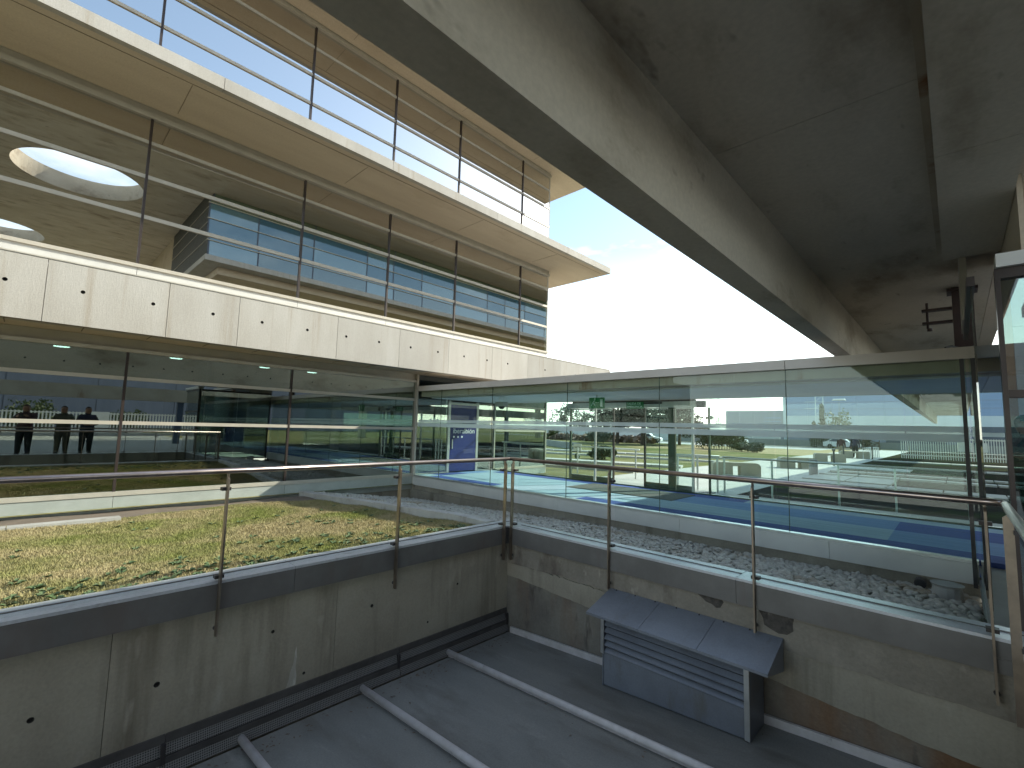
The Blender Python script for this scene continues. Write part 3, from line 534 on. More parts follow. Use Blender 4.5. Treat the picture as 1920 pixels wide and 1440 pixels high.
# steel column and bracket standing on the corridor roof
sc_ = thing('steel_column', (.14, 9.0, 2.62), 'dark red steel column with bolted brackets under the bridge, on the corridor roof', 'steel column')
B('shaft', M['steel_red'], sc_, .03, .25, 8.95, 9.17, 2.62, 3.62); B('head_plate', M['steel_red'], sc_, -.02, .30, 8.90, 9.22, 3.56, 3.60)
for z in (3.14, 3.33):
    B('bracket', M['steel_red'], sc_, -.30, .028, 9.0, 9.12, z, z+.03); MB().tube([(-.24, 9.06, z-.06), (-.24, 9.06, z+.13)], .016, 8).build('bolt', M['steel_red'], sc_)
MB().tube([(-.22, 9.06, 3.04), (-.22, 9.06, 3.08)], .03, 8).build('nut', M['steel_red'], sc_)
cb = MB().tube([(-.10, 8.5, 2.63), (-.06, 8.5, 2.70), (.0, 8.6, 2.73), (.08, 8.8, 2.72), (.1, 8.93, 2.68)], .014, 8).build('cable', M['black'], label='black cable looping out at the foot of the red steel column', cat='cable')

# ------------------------------------------------------------------ right-hand glass wall and screen
gw = thing('glass_wall', (.16, 6.7, 0), 'narrow glass side wall at the right between the gravel and the walkway', 'glass wall')
for a, b_ in ((5.25, 6.7), (6.7, 8.12)): B('glass_pane', M['sideglass'], gw, .13, .142, a+.005, b_-.005, -.2, 2.72)
B('head_rail', M['mullion'], gw, .11, .16, 5.25, 8.12, 2.722, 2.80); B('bottom_rail', M['silver'], gw, .11, .16, 5.25, 8.12, -.27, -.202)
B('upper_panel', M['transom'], gw, .10, .16, 7.15, 8.12, 2.803, 3.61)
B('mullion', M['black'], gw, .06, .10, 8.05, 8.09, -.3, 2.48)
gs = thing('glass_screen', (1.4, 5.22, 0), 'dark framed glass screen at the right edge above the end of the handrail', 'glass screen')
B('jamb', M['mullion'], gs, .27, .30, 5.20, 5.30, 0, 2.82); B('head_rail', M['mullion'], gs, .30, 2.6, 5.20, 5.30, 2.74, 2.82); B('header_box', M['white'], gs, .28, 2.6, 5.16, 5.36, 2.823, 2.93)
for z0, z1 in ((.02, 1.80), (1.86, 2.74)): B('glass_pane', M['sideglass'], gs, .301, 1.5, 5.24, 5.252, z0, z1); B('glass_pane', M['sideglass'], gs, 1.51, 2.6, 5.24, 5.252, z0, z1)
B('side_panel', M['soffit'], gs, .436, .47, 5.37, 8.1, 2.94, 3.615)
B('transom', M['mullion'], gs, .301, 2.6, 5.21, 5.29, 1.80, 1.86)
# side pavilion; tan and pale panels stand in for the screen's reflection
pv = thing('side_pavilion', (3.5, 6.8, 0), 'side pavilion with tan and pale panels standing in for a reflection in the glass screen', 'pavilion')
B('wall_panel', M['tan'], pv, .62, .98, 6.6, 6.7, 0, 2.9); B('wall_panel', M['opal'], pv, .985, 3.4, 6.6, 6.7, 0, 2.9); B('lower_panel', M['darkgrey'], pv, .6, 3.4, 6.55, 6.598, 0, 1.35)
B('roof', M['fascia'], pv, .62, 3.45, 6.5, 8.08, 2.93, 3.05); B('side_wall', M['opal'], pv, 3.405, 3.5, 6.6, 8.08, 0, 2.92)

# ------------------------------------------------------------------ sunken roof pit
WX, WY = -4.75, 4.97
lw = thing('retaining_wall', (WX-.15, 2, -1.4), 'long concrete pit wall with metal coping along the lawn', 'retaining wall', 'walls round the sunken roof')
WH = [(.93, -.66, .022), (.22, -.64, .02), (2.12, -.98, .014), (2.83, -.52, .018), (1.80, -.50, .016), (-.9, -.65, .02), (4.05, -.55, .015), (3.6, -.9, .012)]
for a, b_ in ((-4, -1.9), (-1.9, .62), (.62, 2.42), (2.42, WY+.019)):
    mb = MB(); holed_plate(mb, [(a+.002, -1.6), (b_-.002, -1.6), (b_-.002, -.165), (a+.002, -.165)], [h for h in WH if a+.05 < h[0] < b_-.05], lambda u, v, d: (WX-d, u, v), cup=.03)
    for y in (a+.002, b_-.002): mb.add([(WX, y, -1.6), (WX-.28, y, -1.6), (WX-.28, y, -.165), (WX, y, -.165)], [(0, 1, 2, 3)])
    mb.build('wall_panel', [M['wall'], M['hole']], lw)
ly_ = [(2.03, -.70), (2.04, -.80), (2.035, -.9), (2.05, -.98), (2.045, -1.06), (1.955, -1.06), (1.975, -1.0), (1.985, -.93), (2.01, -.86), (2.02, -.78)]
MB().prism([(WX-.001, y, z) for y, z in ly_], (.0025, 0, 0)).build('lime_streak', M['lime'], lw)
for a, b_ in ((-4, -1.2), (-1.2, 1.95), (1.95, 5.22)):
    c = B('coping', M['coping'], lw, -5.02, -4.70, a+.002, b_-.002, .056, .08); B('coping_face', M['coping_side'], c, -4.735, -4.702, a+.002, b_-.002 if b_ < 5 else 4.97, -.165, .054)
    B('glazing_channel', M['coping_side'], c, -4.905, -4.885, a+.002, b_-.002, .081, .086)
B('wall_core', M['wall'], lw, -5.015, WX-.285, -4, 5.2, -1.6, .054)
gt = thing('gutter', (WX+.03, 2, -1.38), 'dark perforated gutter strip along the foot of the left pit wall', 'gutter')
for a, b_ in ((-4, -1.7), (-1.7, 1.02), (1.02, 3.2), (3.2, 4.96)):
    B('flashing', M['gutter'], gt, WX+.001, WX+.018, a+.002, b_-.002, -1.13, -1.065)
    MB().prism([(WX+.012, a+.004, -1.13), (WX+.04, a+.004, -1.215), (WX+.03, a+.004, -1.222), (WX+.003, a+.004, -1.13)], (0, b_-a-.008, 0)).build('perforated_strip', M['perf'], gt)
    B('channel', M['gutter'], gt, WX+.003, WX+.046, a+.002, b_-.002, -1.275, -1.224)
    MB().prism([(WX+.043, a+.004, -1.277), (WX+.072, a+.004, -1.355), (WX+.06, a+.004, -1.36), (WX+.03, a+.004, -1.277)], (0, b_-a-.008, 0)).build('perforated_strip', M['perf'], gt)
    B('joint_cover', M['clamp'], gt, WX+.004, WX+.05, b_-.03, b_+.0, -1.28, -1.13)
rw = thing('retaining_wall', (-2, WY+.15, -1.4), 'stained concrete pit wall below the pebble strip, with the vent box', 'retaining wall', 'walls round the sunken roof')
B('wall_core', M['wall'], rw, WX-.005, .5, WY+.02, WY+.24, -1.6, .054)
# layered render: uneven edges
def strip_poly(pts_lo, pts_hi, y0, t):
    poly = [(x, y0, z) for x, z in pts_lo]+[(x, y0, z) for x, z in reversed(pts_hi)]
    return poly
def band_mesh(name, m_, top, bot, y_face, seed):
    rr = np.random.default_rng(seed); xs = np.linspace(WX+.001, .45, 90)
    tz = np.interp(xs, *zip(*top))+rr.normal(0, .006, 90); bz = np.interp(xs, *zip(*bot))+np.convolve(rr.normal(0, .016, 94), np.ones(5)/5, 'valid')
    mb = MB()
    for i in range(89):
        mb.add([(xs[i], y_face, bz[i]), (xs[i+1], y_face, bz[i+1]), (xs[i+1], y_face, tz[i+1]), (xs[i], y_face, tz[i])], [(0, 1, 2, 3)])
        mb.add([(xs[i], y_face, bz[i]), (xs[i+1], y_face, bz[i+1]), (xs[i+1], y_face+.03, bz[i+1]), (xs[i], y_face+.03, bz[i])], [(0, 1, 2, 3)])
        mb.add([(xs[i], y_face, tz[i]), (xs[i+1], y_face, tz[i+1]), (xs[i+1], y_face+.03, tz[i+1]), (xs[i], y_face+.03, tz[i])], [(0, 1, 2, 3)])
    return mb.build(name, m_, rw)
band_mesh('upper_band', M['render_up'], [(-4.75, -.16), (.45, -.16)], [(-4.75, -.44), (-3.2, -.42), (-1.2, -.47), (.45, -.5)], WY-.012, 3)
band_mesh('middle_band', M['wall'], [(-4.75, -.43), (.45, -.48)], [(-4.75, -.62), (-3.3, -.70), (-1.3, -.78), (.45, -.92)], WY+.0, 4)
band_mesh('lower_band', M['render'], [(-4.55, -.62), (-3.3, -.69), (-1.3, -.77), (.45, -.9)], [(-4.75, -1.45), (.45, -1.2)], WY+.010, 5)
PATCH = {-2.1: [(-2.04, -.168), (-1.78, -.168), (-1.755, -.2), (-1.79, -.262), (-1.83, -.27), (-1.87, -.245), (-1.93, -.235), (-1.99, -.195)], -1.28: [(-1.44, -.172), (-1.14, -.17), (-1.155, -.24), (-1.15, -.29), (-1.20, -.335), (-1.27, -.345), (-1.35, -.318), (-1.39, -.30), (-1.40, -.24)]}
for cxx, w in ((-2.1, .16), (-1.28, .2)):
    pts = PATCH[cxx]
    MB().prism([(x, WY-.016, z) for x, z in pts], (0, .006, 0)).build('broken_patch', M['spall'], rw)
for a, b_ in ((-4.70, -1.62), (-1.62, .45)):
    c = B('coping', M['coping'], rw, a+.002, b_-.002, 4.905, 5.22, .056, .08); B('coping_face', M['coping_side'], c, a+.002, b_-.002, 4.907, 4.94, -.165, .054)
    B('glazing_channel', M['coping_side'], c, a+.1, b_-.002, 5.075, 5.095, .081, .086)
# the third side, under the return of the railing
tw = thing('retaining_wall', (.35, 2, -1.4), 'concrete upstand under the right-hand return of the railing', 'retaining wall', 'walls round the sunken roof')
B('wall_core', M['wall'], tw, .252, .5, -4, 4.9, -1.6, .054); B('coping', M['coping'], tw, .245, .56, -4, 4.9, .056, .08)
# standing seam deck
dk = thing('metal_roof', (-2.2, 2, -1.3), 'grey standing-seam metal roof at the bottom of the pit', 'metal roof')
def dz(x): return -1.365+.06*(x+4.7)
ribs = [-1.92, -.76, .41, 1.575, 2.735, 3.895, 4.93]
for a, b_ in zip(ribs[:-1], ribs[1:]):
    MB().prism([(-4.66, a+.004, dz(-4.66)), (.25, a+.004, dz(.25)), (.25, a+.004, dz(.25)-.03), (-4.66, a+.004, dz(-4.66)-.03)], (0, b_-a-.008, 0)).build('roof_sheet', M['deck'], dk)
for y in ribs[:-1]:
    s_ = MB().tube([(-4.79, y, dz(-4.79)+.043), (.25, y, dz(.25)+.043)], .033, 12).build('seam', M['seam'], dk, smooth=True)
    B_ = MB().bar((-4.74, y, dz(-4.74)+.006), (.25, y, dz(.25)+.006), .016, .016); B_.build('seam_foot', M['seam'], s_)
MB().prism([(-4.63, 4.93, dz(-4.63)), (.25, 4.93, dz(.25)), (.25, 4.93, dz(.25)+.075), (-4.63, 4.93, dz(-4.63)+.075)], (0, .03, 0)).build('wall_flashing', M['seam'], dk)
V, F = [], []; q = 0
for k in range(420):
    if k % 3: x, y = -4.6+abs(rng.normal(0, .12)), rng.uniform(-1.5, 4.9)
    else: x, y = rng.uniform(-4.6, .2), rng.choice(ribs[:-1])-.045-abs(rng.normal(0, .05)) if k % 2 else rng.uniform(-1, 4.9)
    a = rng.uniform(0, 2*PI); L = rng.uniform(.006, .022); w = L*.5; z = dz(x)+.003; c, s_ = math.cos(a), math.sin(a)
    V += [(x-c*L, y-s_*L, z), (x+s_*w, y-c*w, z+.004), (x+c*L, y+s_*L, z+.001), (x-s_*w, y+c*w, z+.005)]; F += [q, q+1, q+2, q+3]; q += 4
raw('leaf_litter', np.array(V), F, 4, M['soil'], kind='stuff', label='dry leaf bits and grit along the seams of the sunken roof', cat='leaf litter')
# vent box
vb = thing('vent_box', (-2.15, 4.75, -1.2), 'blue-grey metal louvred vent box with sloping hood on the pit wall', 'vent box')
hx = [-3.04, -2.42, -1.83, -1.23]
for a, b_ in zip(hx[:-1], hx[1:]):
    MB().add([(a+.002, WY-.02, -.375), (b_-.002, WY-.02, -.375), (b_-.002, 4.45, -.515), (a+.002, 4.45, -.515), (a+.002, WY-.02, -.395), (b_-.002, WY-.02, -.395), (b_-.002, 4.45, -.540), (a+.002, 4.45, -.540)],
             [(0, 1, 2, 3), (7, 6, 5, 4), (3, 2, 6, 7), (0, 3, 7, 4), (1, 0, 4, 5), (2, 1, 5, 6)]).build('hood_sheet', M['vent'], vb)
for x in (-3.035, -1.252): MB().prism([(x, WY-.02, -.396), (x, 4.46, -.541), (x, WY-.02, -.66)], (.018, 0, 0)).build('hood_cheek', M['vent'], vb)
for x in np.arange(-2.95, -1.28, .24): MB().tube([(x, WY-.035, -.381), (x, WY-.04, -.374)], .009, 6).build('screw', M['clamp'], vb)
zf = lambda x: dz(x)+.012
mb = MB().prism([(-2.87, 4.55, zf(-2.87)), (-1.42, 4.55, zf(-1.42)), (-1.42, 4.55, -.90), (-2.87, 4.55, -.90)], (0, .012, 0)); mb.build('lower_sheet', M['vent'], vb)
B('side_sheet', M['vent'], vb, -2.884, -2.872, 4.54, 4.94, -1.25, -.57); B('side_sheet', M['vent'], vb, -1.418, -1.404, 4.54, 4.94, -1.17, -.55)
B('flange', M['silver'], vb, -1.445, -1.402, 4.525, 4.539, -1.155, -.56); B('flange', M['silver'], vb, -2.90, -2.862, 4.525, 4.539, -.92, -.57); B('back', M['black'], vb, -2.86, -1.43, 4.62, 4.64, -1.15, -.5)  # black back sheet paints the shade seen between the louvres
for k in range(5):
    z = -.60-k*.07
    MB().add([(-2.86, 4.535, z-.022), (-1.45, 4.535, z-.022), (-1.45, 4.575, z+.014), (-2.86, 4.575, z+.014), (-2.86, 4.54, z-.034), (-1.45, 4.54, z-.034), (-1.45, 4.582, z+.004), (-2.86, 4.582, z+.004)],
             [(0, 1, 2, 3), (7, 6, 5, 4), (0, 4, 5, 1), (2, 6, 7, 3), (0, 3, 7, 4), (1, 5, 6, 2)]).build('louvre_blade', M['vent'], vb)

# ------------------------------------------------------------------ railings
def railing(label, axis, fixed, lo, hi, posts, side, panes, group='steel and glass railings round the pit', extra=None):
    """axis 'y': rail runs along Y at X=fixed; side = direction of glass (+1/-1 on the other axis)"""
    P_ = (lambda t, d, z: (fixed+d, t, z)) if axis == 'y' else (lambda t, d, z: (t, fixed+d, z))
    base = P_((lo+hi)/2, 0, -.2); t = thing('railing', base, label, 'railing', group)
    MB().tube([P_(lo, 0, 1.026), P_(hi, 0, 1.026)] if not extra else extra, .025, 14).build('handrail', M['rail'], t, smooth=True)
    for q in posts:
        pts = [(-.0075, -.37), (.0075, -.37), (.0075, .99), (-.0075, .99)]
        mb = MB(); w = .052
        v = [P_(q+s*.0075, d, z) for s in (-1, 1) for d, z in ((-w/2, -.37), (w/2, -.37), (w/2, .955 if side < 0 else 1.0), (-w/2, 1.0 if side < 0 else .955))]
        mb.add(v, [(3, 2, 1, 0), (4, 5, 6, 7), (0, 1, 5, 4), (1, 2, 6, 5), (2, 3, 7, 6), (3, 0, 4, 7)])
        p = mb.build('post', M['post'], t)
        for z in (.865, .115): MB().bar(P_(q, side*.02, z), P_(q, side*.085, z), .07, .028).build('clamp', M['clamp'], p)
        MB().tube([P_(q, 0, .985), P_(q, 0, 1.01)], .009, 8).build('rail_bracket', M['post'], p)
        MB().tube([P_(q-.004, side*.028, -.31), P_(q+.004, side*.04, -.31)], .018, 8).build('bolt', M['clamp'], p)
    for a, b_ in panes:
        x0, x1 = sorted((side*.076, side*.088)); p0 = P_(a, x0, .092); p1 = P_(b_, x1, .90)
        mb = MB(); mb.box(min(p0[0], p1[0]), max(p0[0], p1[0]), min(p0[1], p1[1]), max(p0[1], p1[1]), .092, .90); mb.build('glass_pane', M['glass_rail'], t)
    return t
railing('left railing with steel handrail beside the lawn', 'y', -4.67, -4, 4.89, [-2.2, -.45, 1.30, 3.06, 4.80], -1, [(-3.9, -2.23), (-2.17, -.48), (-.42, 1.27), (1.33, 3.03), (3.09, 4.77)])
railing('far railing with steel handrail in front of the pebbles, above the vent box', 'x', 4.89, -4.67, .18, [-4.615, -3.03, -1.45, .12], 1, [(-4.58, -3.06), (-3.0, -1.48), (-1.42, .09)], extra=[(-4.67, 4.89, 1.026), (.10, 4.89, 1.026), (.18, 4.88, 1.026), (.215, 4.84, 1.026), (.22, 4.77, 1.026)])
railing('short return of the railing at the right edge, running towards the viewer', 'y', .22, -3, 4.8, [4.62, 2.9, 1.2, -.5, -2.2], 1, [(2.93, 4.59), (1.23, 2.87), (-.47, 1.17)])

# ------------------------------------------------------------------ garden curb, pebbles, grass
gcb = thing('garden_curb', (-8.3, 4.88, -.2), 'pale concrete curb between the lawn and the pebble strip', 'curb')
xs = [-11.7, -10.6, -9.4, -8.2, -7.0, -5.95, -5.03]
for a, b_ in zip(xs[:-1], xs[1:]):
    za, zb = lawn_z(a, 0)+.12, lawn_z(b_, 0)+.11 if b_ < -5.1 else lawn_z(b_, 0)+.075
    MB().prism([(a+.003, 4.80, za), (b_-.003, 4.80, zb), (b_-.003, 4.80, zb-.4), (a+.003, 4.80, za-.4)], (0, .17, 0)).build('curb_stone', M['curb'], gcb)
es = thing('edging_strip', (-10.2, -1, -.3), 'thin pale edging slab between the lawn and the bare soil', 'edging')
for k in range(7):
    a = -8+k*1.33; MB().prism([(-10.55, a, lawn_z(-10.55, 0)+.05), (-10.3, a, lawn_z(-10.3, 0)+.045), (-10.3, a, -.5), (-10.55, a, -.5)], (0, 1.32, 0)).build('edging_slab', M['curb'], es)
# pebbles
bm = bmesh.new(); bmesh.ops.create_icosphere(bm, subdivisions=2, radius=1); bv = np.array([v.co[:] for v in bm.verts]); bf = np.array([[v.index for v in f.verts] for f in bm.faces]); bm.free()
N = 11500
X_ = rng.uniform(-11.6, .08, N); Y_ = rng.uniform(5.0, 8.08, N); near = (X_ > -5)
S_ = rng.uniform(.019, .038, N)*(1+.35*(X_ > -2.5)); Z_ = .0-(Y_-5.0)*.142+np.minimum(0, X_+5)*.038+rng.uniform(-.005, .04, N)
V, F = [], []
sh = [bv*(1+.16*np.sin(bv[:, [1, 2, 0]]*k+k)) for k in (2.1, 2.9, 3.7, 1.6)]
for i in range(N):
    a, e, t_ = rng.uniform(0, 2*PI), rng.uniform(.42, .7), rng.uniform(.65, 1.0)
    p = sh[i % 4]*np.array([1, t_, e])*S_[i]; tl = rng.normal(0, .35); p = np.stack([p[:, 0], p[:, 1]*math.cos(tl)-p[:, 2]*math.sin(tl), p[:, 1]*math.sin(tl)+p[:, 2]*math.cos(tl)], 1)
    c, s = math.cos(a), math.sin(a); V.append(np.stack([p[:, 0]*c-p[:, 1]*s+X_[i], p[:, 0]*s+p[:, 1]*c+Y_[i], p[:, 2]+Z_[i]], 1)); F.append(bf+i*len(bv))
raw('pebbles', np.concatenate(V), np.concatenate(F).ravel(), 3, M['pebble'], kind='stuff', smooth=True, label='pale rounded pebbles filling the strip along the corridor', cat='pebbles')
# grass blades
def blades(name, n, xr, yr, hfun, hmin, hmax, w, m_, keep=None, **k):
    x = rng.uniform(*xr, n); y = rng.uniform(*yr, n)
    if keep is not None: q = keep(x, y); x, y = x[q], y[q]; n = len(x)
    a = rng.uniform(0, 2*PI, n); h = rng.uniform(hmin, hmax, n); b = rng.uniform(.3, 1.2, n)*h; th = rng.uniform(0, 2*PI, n); z = hfun(x, y)
    ca_, sa = np.cos(a)*w/2, np.sin(a)*w/2; bx, by = np.cos(th)*b, np.sin(th)*b
    v = np.stack([np.stack([x-ca_, y-sa, z-.005], 1), np.stack([x+ca_, y+sa, z-.005], 1), np.stack([x+bx*.45+ca_*.7, y+by*.45+sa*.7, z+h*.7], 1), np.stack([x+bx*.45-ca_*.7, y+by*.45-sa*.7, z+h*.7], 1), np.stack([x+bx, y+by, z+h], 1)], 1).reshape(-1, 3)
    i = np.arange(n)*5; f = np.stack([i, i+1, i+2, i, i+2, i+3, i+3, i+2, i+4], 1).ravel()
    return raw(name, v, f, 3, m_, kind='stuff', **k)
edge = lambda x, y: x > -10.75+.25*np.sin(y*1.7)+.06*np.sin(y*9)
blades('grass', 230000, (-10.9, -5.03), (-3.2, 4.79), lawn_h, .012, .034, .006, M['blade'], keep=edge, label='short dry grass of the lawn, straw coloured with green patches', cat='grass')
V, F = [], []; q = 0
wx = np.concatenate([-5.1-np.abs(rng.normal(0, .45, 210)), rng.uniform(-9.5, -5.2, 60)]); wy = rng.uniform(-2.5, 4.6, 270)
for x, y in zip(wx, wy):
    if x < -10: continue
    for k in range(rng.integers(5, 10)):
        a = rng.uniform(0, 2*PI); L = rng.uniform(.03, .075); w = L*.3; z = float(lawn_h(x, y))+.01; c, s = math.cos(a), math.sin(a)
        V += [(x, y, z), (x+c*L*.5-s*w, y+s*L*.5+c*w, z+L*.45), (x+c*L, y+s*L, z+L*.35), (x+c*L*.5+s*w, y+s*L*.5-c*w, z+L*.45)]; F += [q, q+1, q+2, q, q+2, q+3]; q += 4
raw('weeds', np.array(V), F, 3, M['weed'], kind='stuff', label='green leafy weeds scattered in the dry lawn near the coping', cat='weeds')
pp = thing('drain_pipe', (-.55, 8.0, -.3), 'short black drain pipe end poking out above the pebbles', 'pipe')
mb = MB(); mb.tube([(-.42, 8.03, -.33), (-.42, 7.88, -.33)], .06, 16); mb.build('pipe_wall', M['clamp'], pp); MB().tube([(-.42, 7.879, -.33), (-.42, 7.877, -.33)], .047, 16).build('bore_shade', M['black'], pp)  # solid black end disc paints the dark of the open pipe
cp = MB().tube([(-.16, 7.35, -.42), (-.16, 7.35, -.18), (-.16, 7.35, -.15)], [.15, .13, .15], 14).build('concrete_pot', M['curb'], label='round concrete stub standing in the pebbles by the side wall', cat='concrete pot', loc=(-.16, 7.35, -.4))

# ------------------------------------------------------------------ opposite building (seen mirrored in the facade)
op = thing('opposite_building', (14, 6, 0), 'tall building opposite with a holed roof slab and a blue glazed box', 'building')
zt, zb_ = 17.35, 17.0
ho = [(16.97, 1.3, 3.2), (34.6, -3.2, 3.2)]
def ring(m_, cx_, cy_, r, z0, z1, n=64):
    v = [(cx_+r*math.cos(2*PI*k/n), cy_+r*math.sin(2*PI*k/n), z) for z in (z0, z1) for k in range(n)]
    m_.add(v, [(k, (k+1) % n, n+(k+1) % n, n+k) for k in range(n)])
sl_ = MB()
def flat_holed(m_, z):
    loops = [[Vector((9.4, -14, 0)), Vector((48, -14, 0)), Vector((48, 8, 0)), Vector((9.4, 8, 0))]]+[[Vector((c[0]+c[2]*math.cos(-2*PI*k/64), c[1]+c[2]*math.sin(-2*PI*k/64), 0)) for k in range(64)] for c in ho]
    fl = [p for lp in loops for p in lp]; m_.add([(p.x, p.y, z) for p in fl], [tuple(t) for t in tessellate_polygon(loops)])
flat_holed(sl_, zb_); flat_holed(sl_, zt+.75)
for c in ho: ring(sl_, *c, zb_, zt+.75)
for a, b_ in (((9.4, -14), (48, -14)), ((48, -14), (48, 8)), ((48, 8), (9.4, 8)), ((9.4, 8), (9.4, -14))): sl_.add([(*a, zb_), (*b_, zb_), (*b_, zt+.75), (*a, zt+.75)], [(0, 1, 2, 3)])
sl_.build('roof_slab', M['bridge'], op)
B('roof_slab', M['soffit'], op, 9.4, 24, 8.002, 62, 17.0, 17.35)
BXX = 12.5
for z0, z1 in ((12.62, 13.6), (13.66, 15.1), (15.16, 16.2), (16.26, 16.98)):
    y = 7.7; k = 0
    while y < 60:
        w = (3.1, 3.9, 4.6, 2.7)[k % 4]; B('glass_pane', M['boxtop' if z0 > 15.8 else 'boxlow' if z0 < 13 and k % 3 else 'boxglass' if (k*7+int(z0)) % 3 else 'boxglass2'], op, BXX-.02+rng.normal(0, .004), BXX+.1, y+.04, min(y+w, 60)-.04, z0, z1); y += w; k += 1
for z in (13.6, 15.1, 16.2): B('transom', M['transom'], op, BXX-.10, BXX+.04, 7.6, 60, z+.001, z+.05)
y = 7.7; k = 0
while y < 60: B('mullion', M['ware_dark'], op, BXX-.03, BXX+.05, y-.05, y+.05, 12.62, 16.98); y += (3.1, 3.9, 4.6, 2.7)[k % 4]; k += 1
B('box_core', M['interior'], op, BXX+.11, 23.9, 7.75, 60, 12.6, 16.99)
B('box_floor', M['band'], op, BXX-.12, 23.9, 7.55, 60, 12.22, 12.6); B('box_floor_inset', M['soffit'], op, BXX+1.0, 23.9, 8.6, 60, 11.7, 12.218)
for z in (12.62, 13.7, 14.8, 15.9): B('side_panel', M['darkgrey'], op, BXX-.02, 23.9, 7.64, 7.74, z+.03, z+1.05); B('side_rail', M['transom'], op, BXX-.05, 23.9, 7.60, 7.65, z-.02, z+.02)
for y in (-12, -4.8, 11, 24, 38, 52): B('column', M['bridge'], op, 20.6, 21.2, y, y+.6, 0, 12.2 if y > 8 else 17.0)
B('rear_wall', M['soffit'], op, 23.95, 48, 7.72, 7.98, 8.5, 16.99)
lb = thing('low_canopy', (9.7, 10, 0), 'long low concrete canopy beam across the walkway opposite', 'canopy')
B('beam', M['lintel'], lb, 9.4, 9.9, -14, 5.2, 2.46, 3.16); B('beam', M['lintel'], lb, 9.4, 9.9, 5.205, 40, 2.46, 3.16)
for y in (-13, 6.2, 20, 34): B('column', M['ware_dark'], lb, 9.5, 9.8, y, y+.3, -.25, 2.46)
wf = thing('picket_fence', (24.7, 0, 0), 'white picket fence behind the walkway, mirrored in the facade', 'fence')
mb = MB()
for k in range(150): y = -13.6+k*.2; mb.box(24.68, 24.72, y, y+.09, .25, 1.85) if not (3.6 < y < 4.6) else None
mb.build('pickets', M['picket'], wf); B('top_rail', M['picket'], wf, 24.72, 24.78, -13.6, 16.4, 1.72, 1.80); B('bottom_rail', M['picket'], wf, 24.72, 24.78, -13.6, 16.4, .4, .48); B('solid_panel', M['picket'], wf, 24.66, 24.72, 3.65, 4.75, .1, 1.9); B('footing', M['curb'], wf, 24.55, 24.9, -13.6, 16.4, 0, .22)
w3 = thing('warehouse', (80, 0, 0), 'grey-blue clad warehouse far behind the white picket fence', 'warehouse')
for k in range(13): B('cladding_panel', M['ware_low'], w3, 75, 75.3, -62+k*10, -62.08+(k+1)*10, -.25, 12.2)
for k in range(4): B('window', M['ware_dark'], w3, 74.9, 74.999, -26+k*6.5, -22.5+k*6.5, 1.5, 4.5)
B('rear_block', M['ware_low'], w3, 75.301, 95, -62, 68, -.25, 12.0)
rb = thing('rear_building', (2.4, -10, 0), 'tan and white clad pier behind the viewer, mirrored in the dark framed screen', 'building')
B('corner_panel', M['tan'], rb, .6, 1.36, -10.3, -10, 1.9, 14)
for k in range(4): B('wall_panel', M['opal'], rb, 1.365, 4.2, -10.3, -10, 1.9+k*3.03, 4.91+k*3.03)
B('base_wall', M['darkgrey'], rb, .6, 4.2, -10.3, -9.98, 0, 1.895)
# ------------------------------------------------------------------ courtyard beyond the corridor
sp = thing('stepping_slabs', (0, 20, GZ), 'pale concrete slab strips crossing the shaded ground beyond the corridor', 'paving')
for y, w in ((19.6, 1.25), (24.9, .75), (27.4, .6), (34.5, 1.1), (43, 1.2)):
    x = -4.6
    while x < 9: B('slab', M['paving'], sp, x+.02, x+1.38, y, y+w, GZ+.004, GZ+.07); x += 1.4
for y0 in (21.6, 30.5): 
    for k in range(2): B('slab', M['paving'], sp, -4.55+k*1.4, -3.2+k*1.4, y0, y0+2.6, GZ+.004, GZ+.06)
ps = thing('terrace_strips', (-17, 26, GZ), 'long pale kerb strips stepping across the grass left of the path', 'kerb')
for (a, b_, w) in (((-26, 28.8), (-9.7, 33.6), .9), ((-22, 25.2), (-9.7, 28.6), .5), ((-18, 19.6), (-9.7, 22.2), 1.0), ((-14.5, 16.6), (-9.7, 17.6), .35)):
    A_, C_ = Vector((*a, GZ+.05)), Vector((*b_, GZ+.05)); n_ = 6
    for k in range(n_): MB().bar(A_.lerp(C_, k/n_)+(C_-A_)*.002, A_.lerp(C_, (k+1)/n_)-(C_-A_)*.002, w, .12).build('kerb_piece', M['paving'], ps)
# concrete arch benches along the path
def bench(x, y, L=2.6, rz=0, label=''):
    t = thing('concrete_bench', (x, y, GZ), label, 'bench', 'concrete arch benches along the path'); d = .62; h = .56; r = .16
    prof = [(0, 0)]+[(r-r*math.cos(a), h-r+r*math.sin(a)) for a in np.linspace(0, PI/2, 6)]+[(L-r+r*math.sin(a), h-r+r*math.cos(a)) for a in np.linspace(0, PI/2, 6)]+[(L, 0), (L*.58, 0), (L*.58, h-.14), (L*.42, h-.14), (L*.42, 0)]
    loops = [[Vector((u, v, 0)) for u, v in prof]]; tri = [tuple(q) for q in tessellate_polygon(loops)]; n_ = len(prof)
    c, s = math.cos(rz), math.sin(rz); tr = lambda u, w_, v: (x+c*u-s*w_, y+s*u+c*w_, GZ+.01+v)
    mb = MB(); mb.add([tr(u, 0, v) for u, v in prof], tri); mb.add([tr(u, d, v) for u, v in prof], [q[::-1] for q in tri])
    mb.add([tr(u, w_, v) for w_ in (0, d) for u, v in prof], [(i, (i+1) % n_, n_+(i+1) % n_, n_+i) for i in range(n_)])
    mb.build('seat_block', M['bench'], t); return t
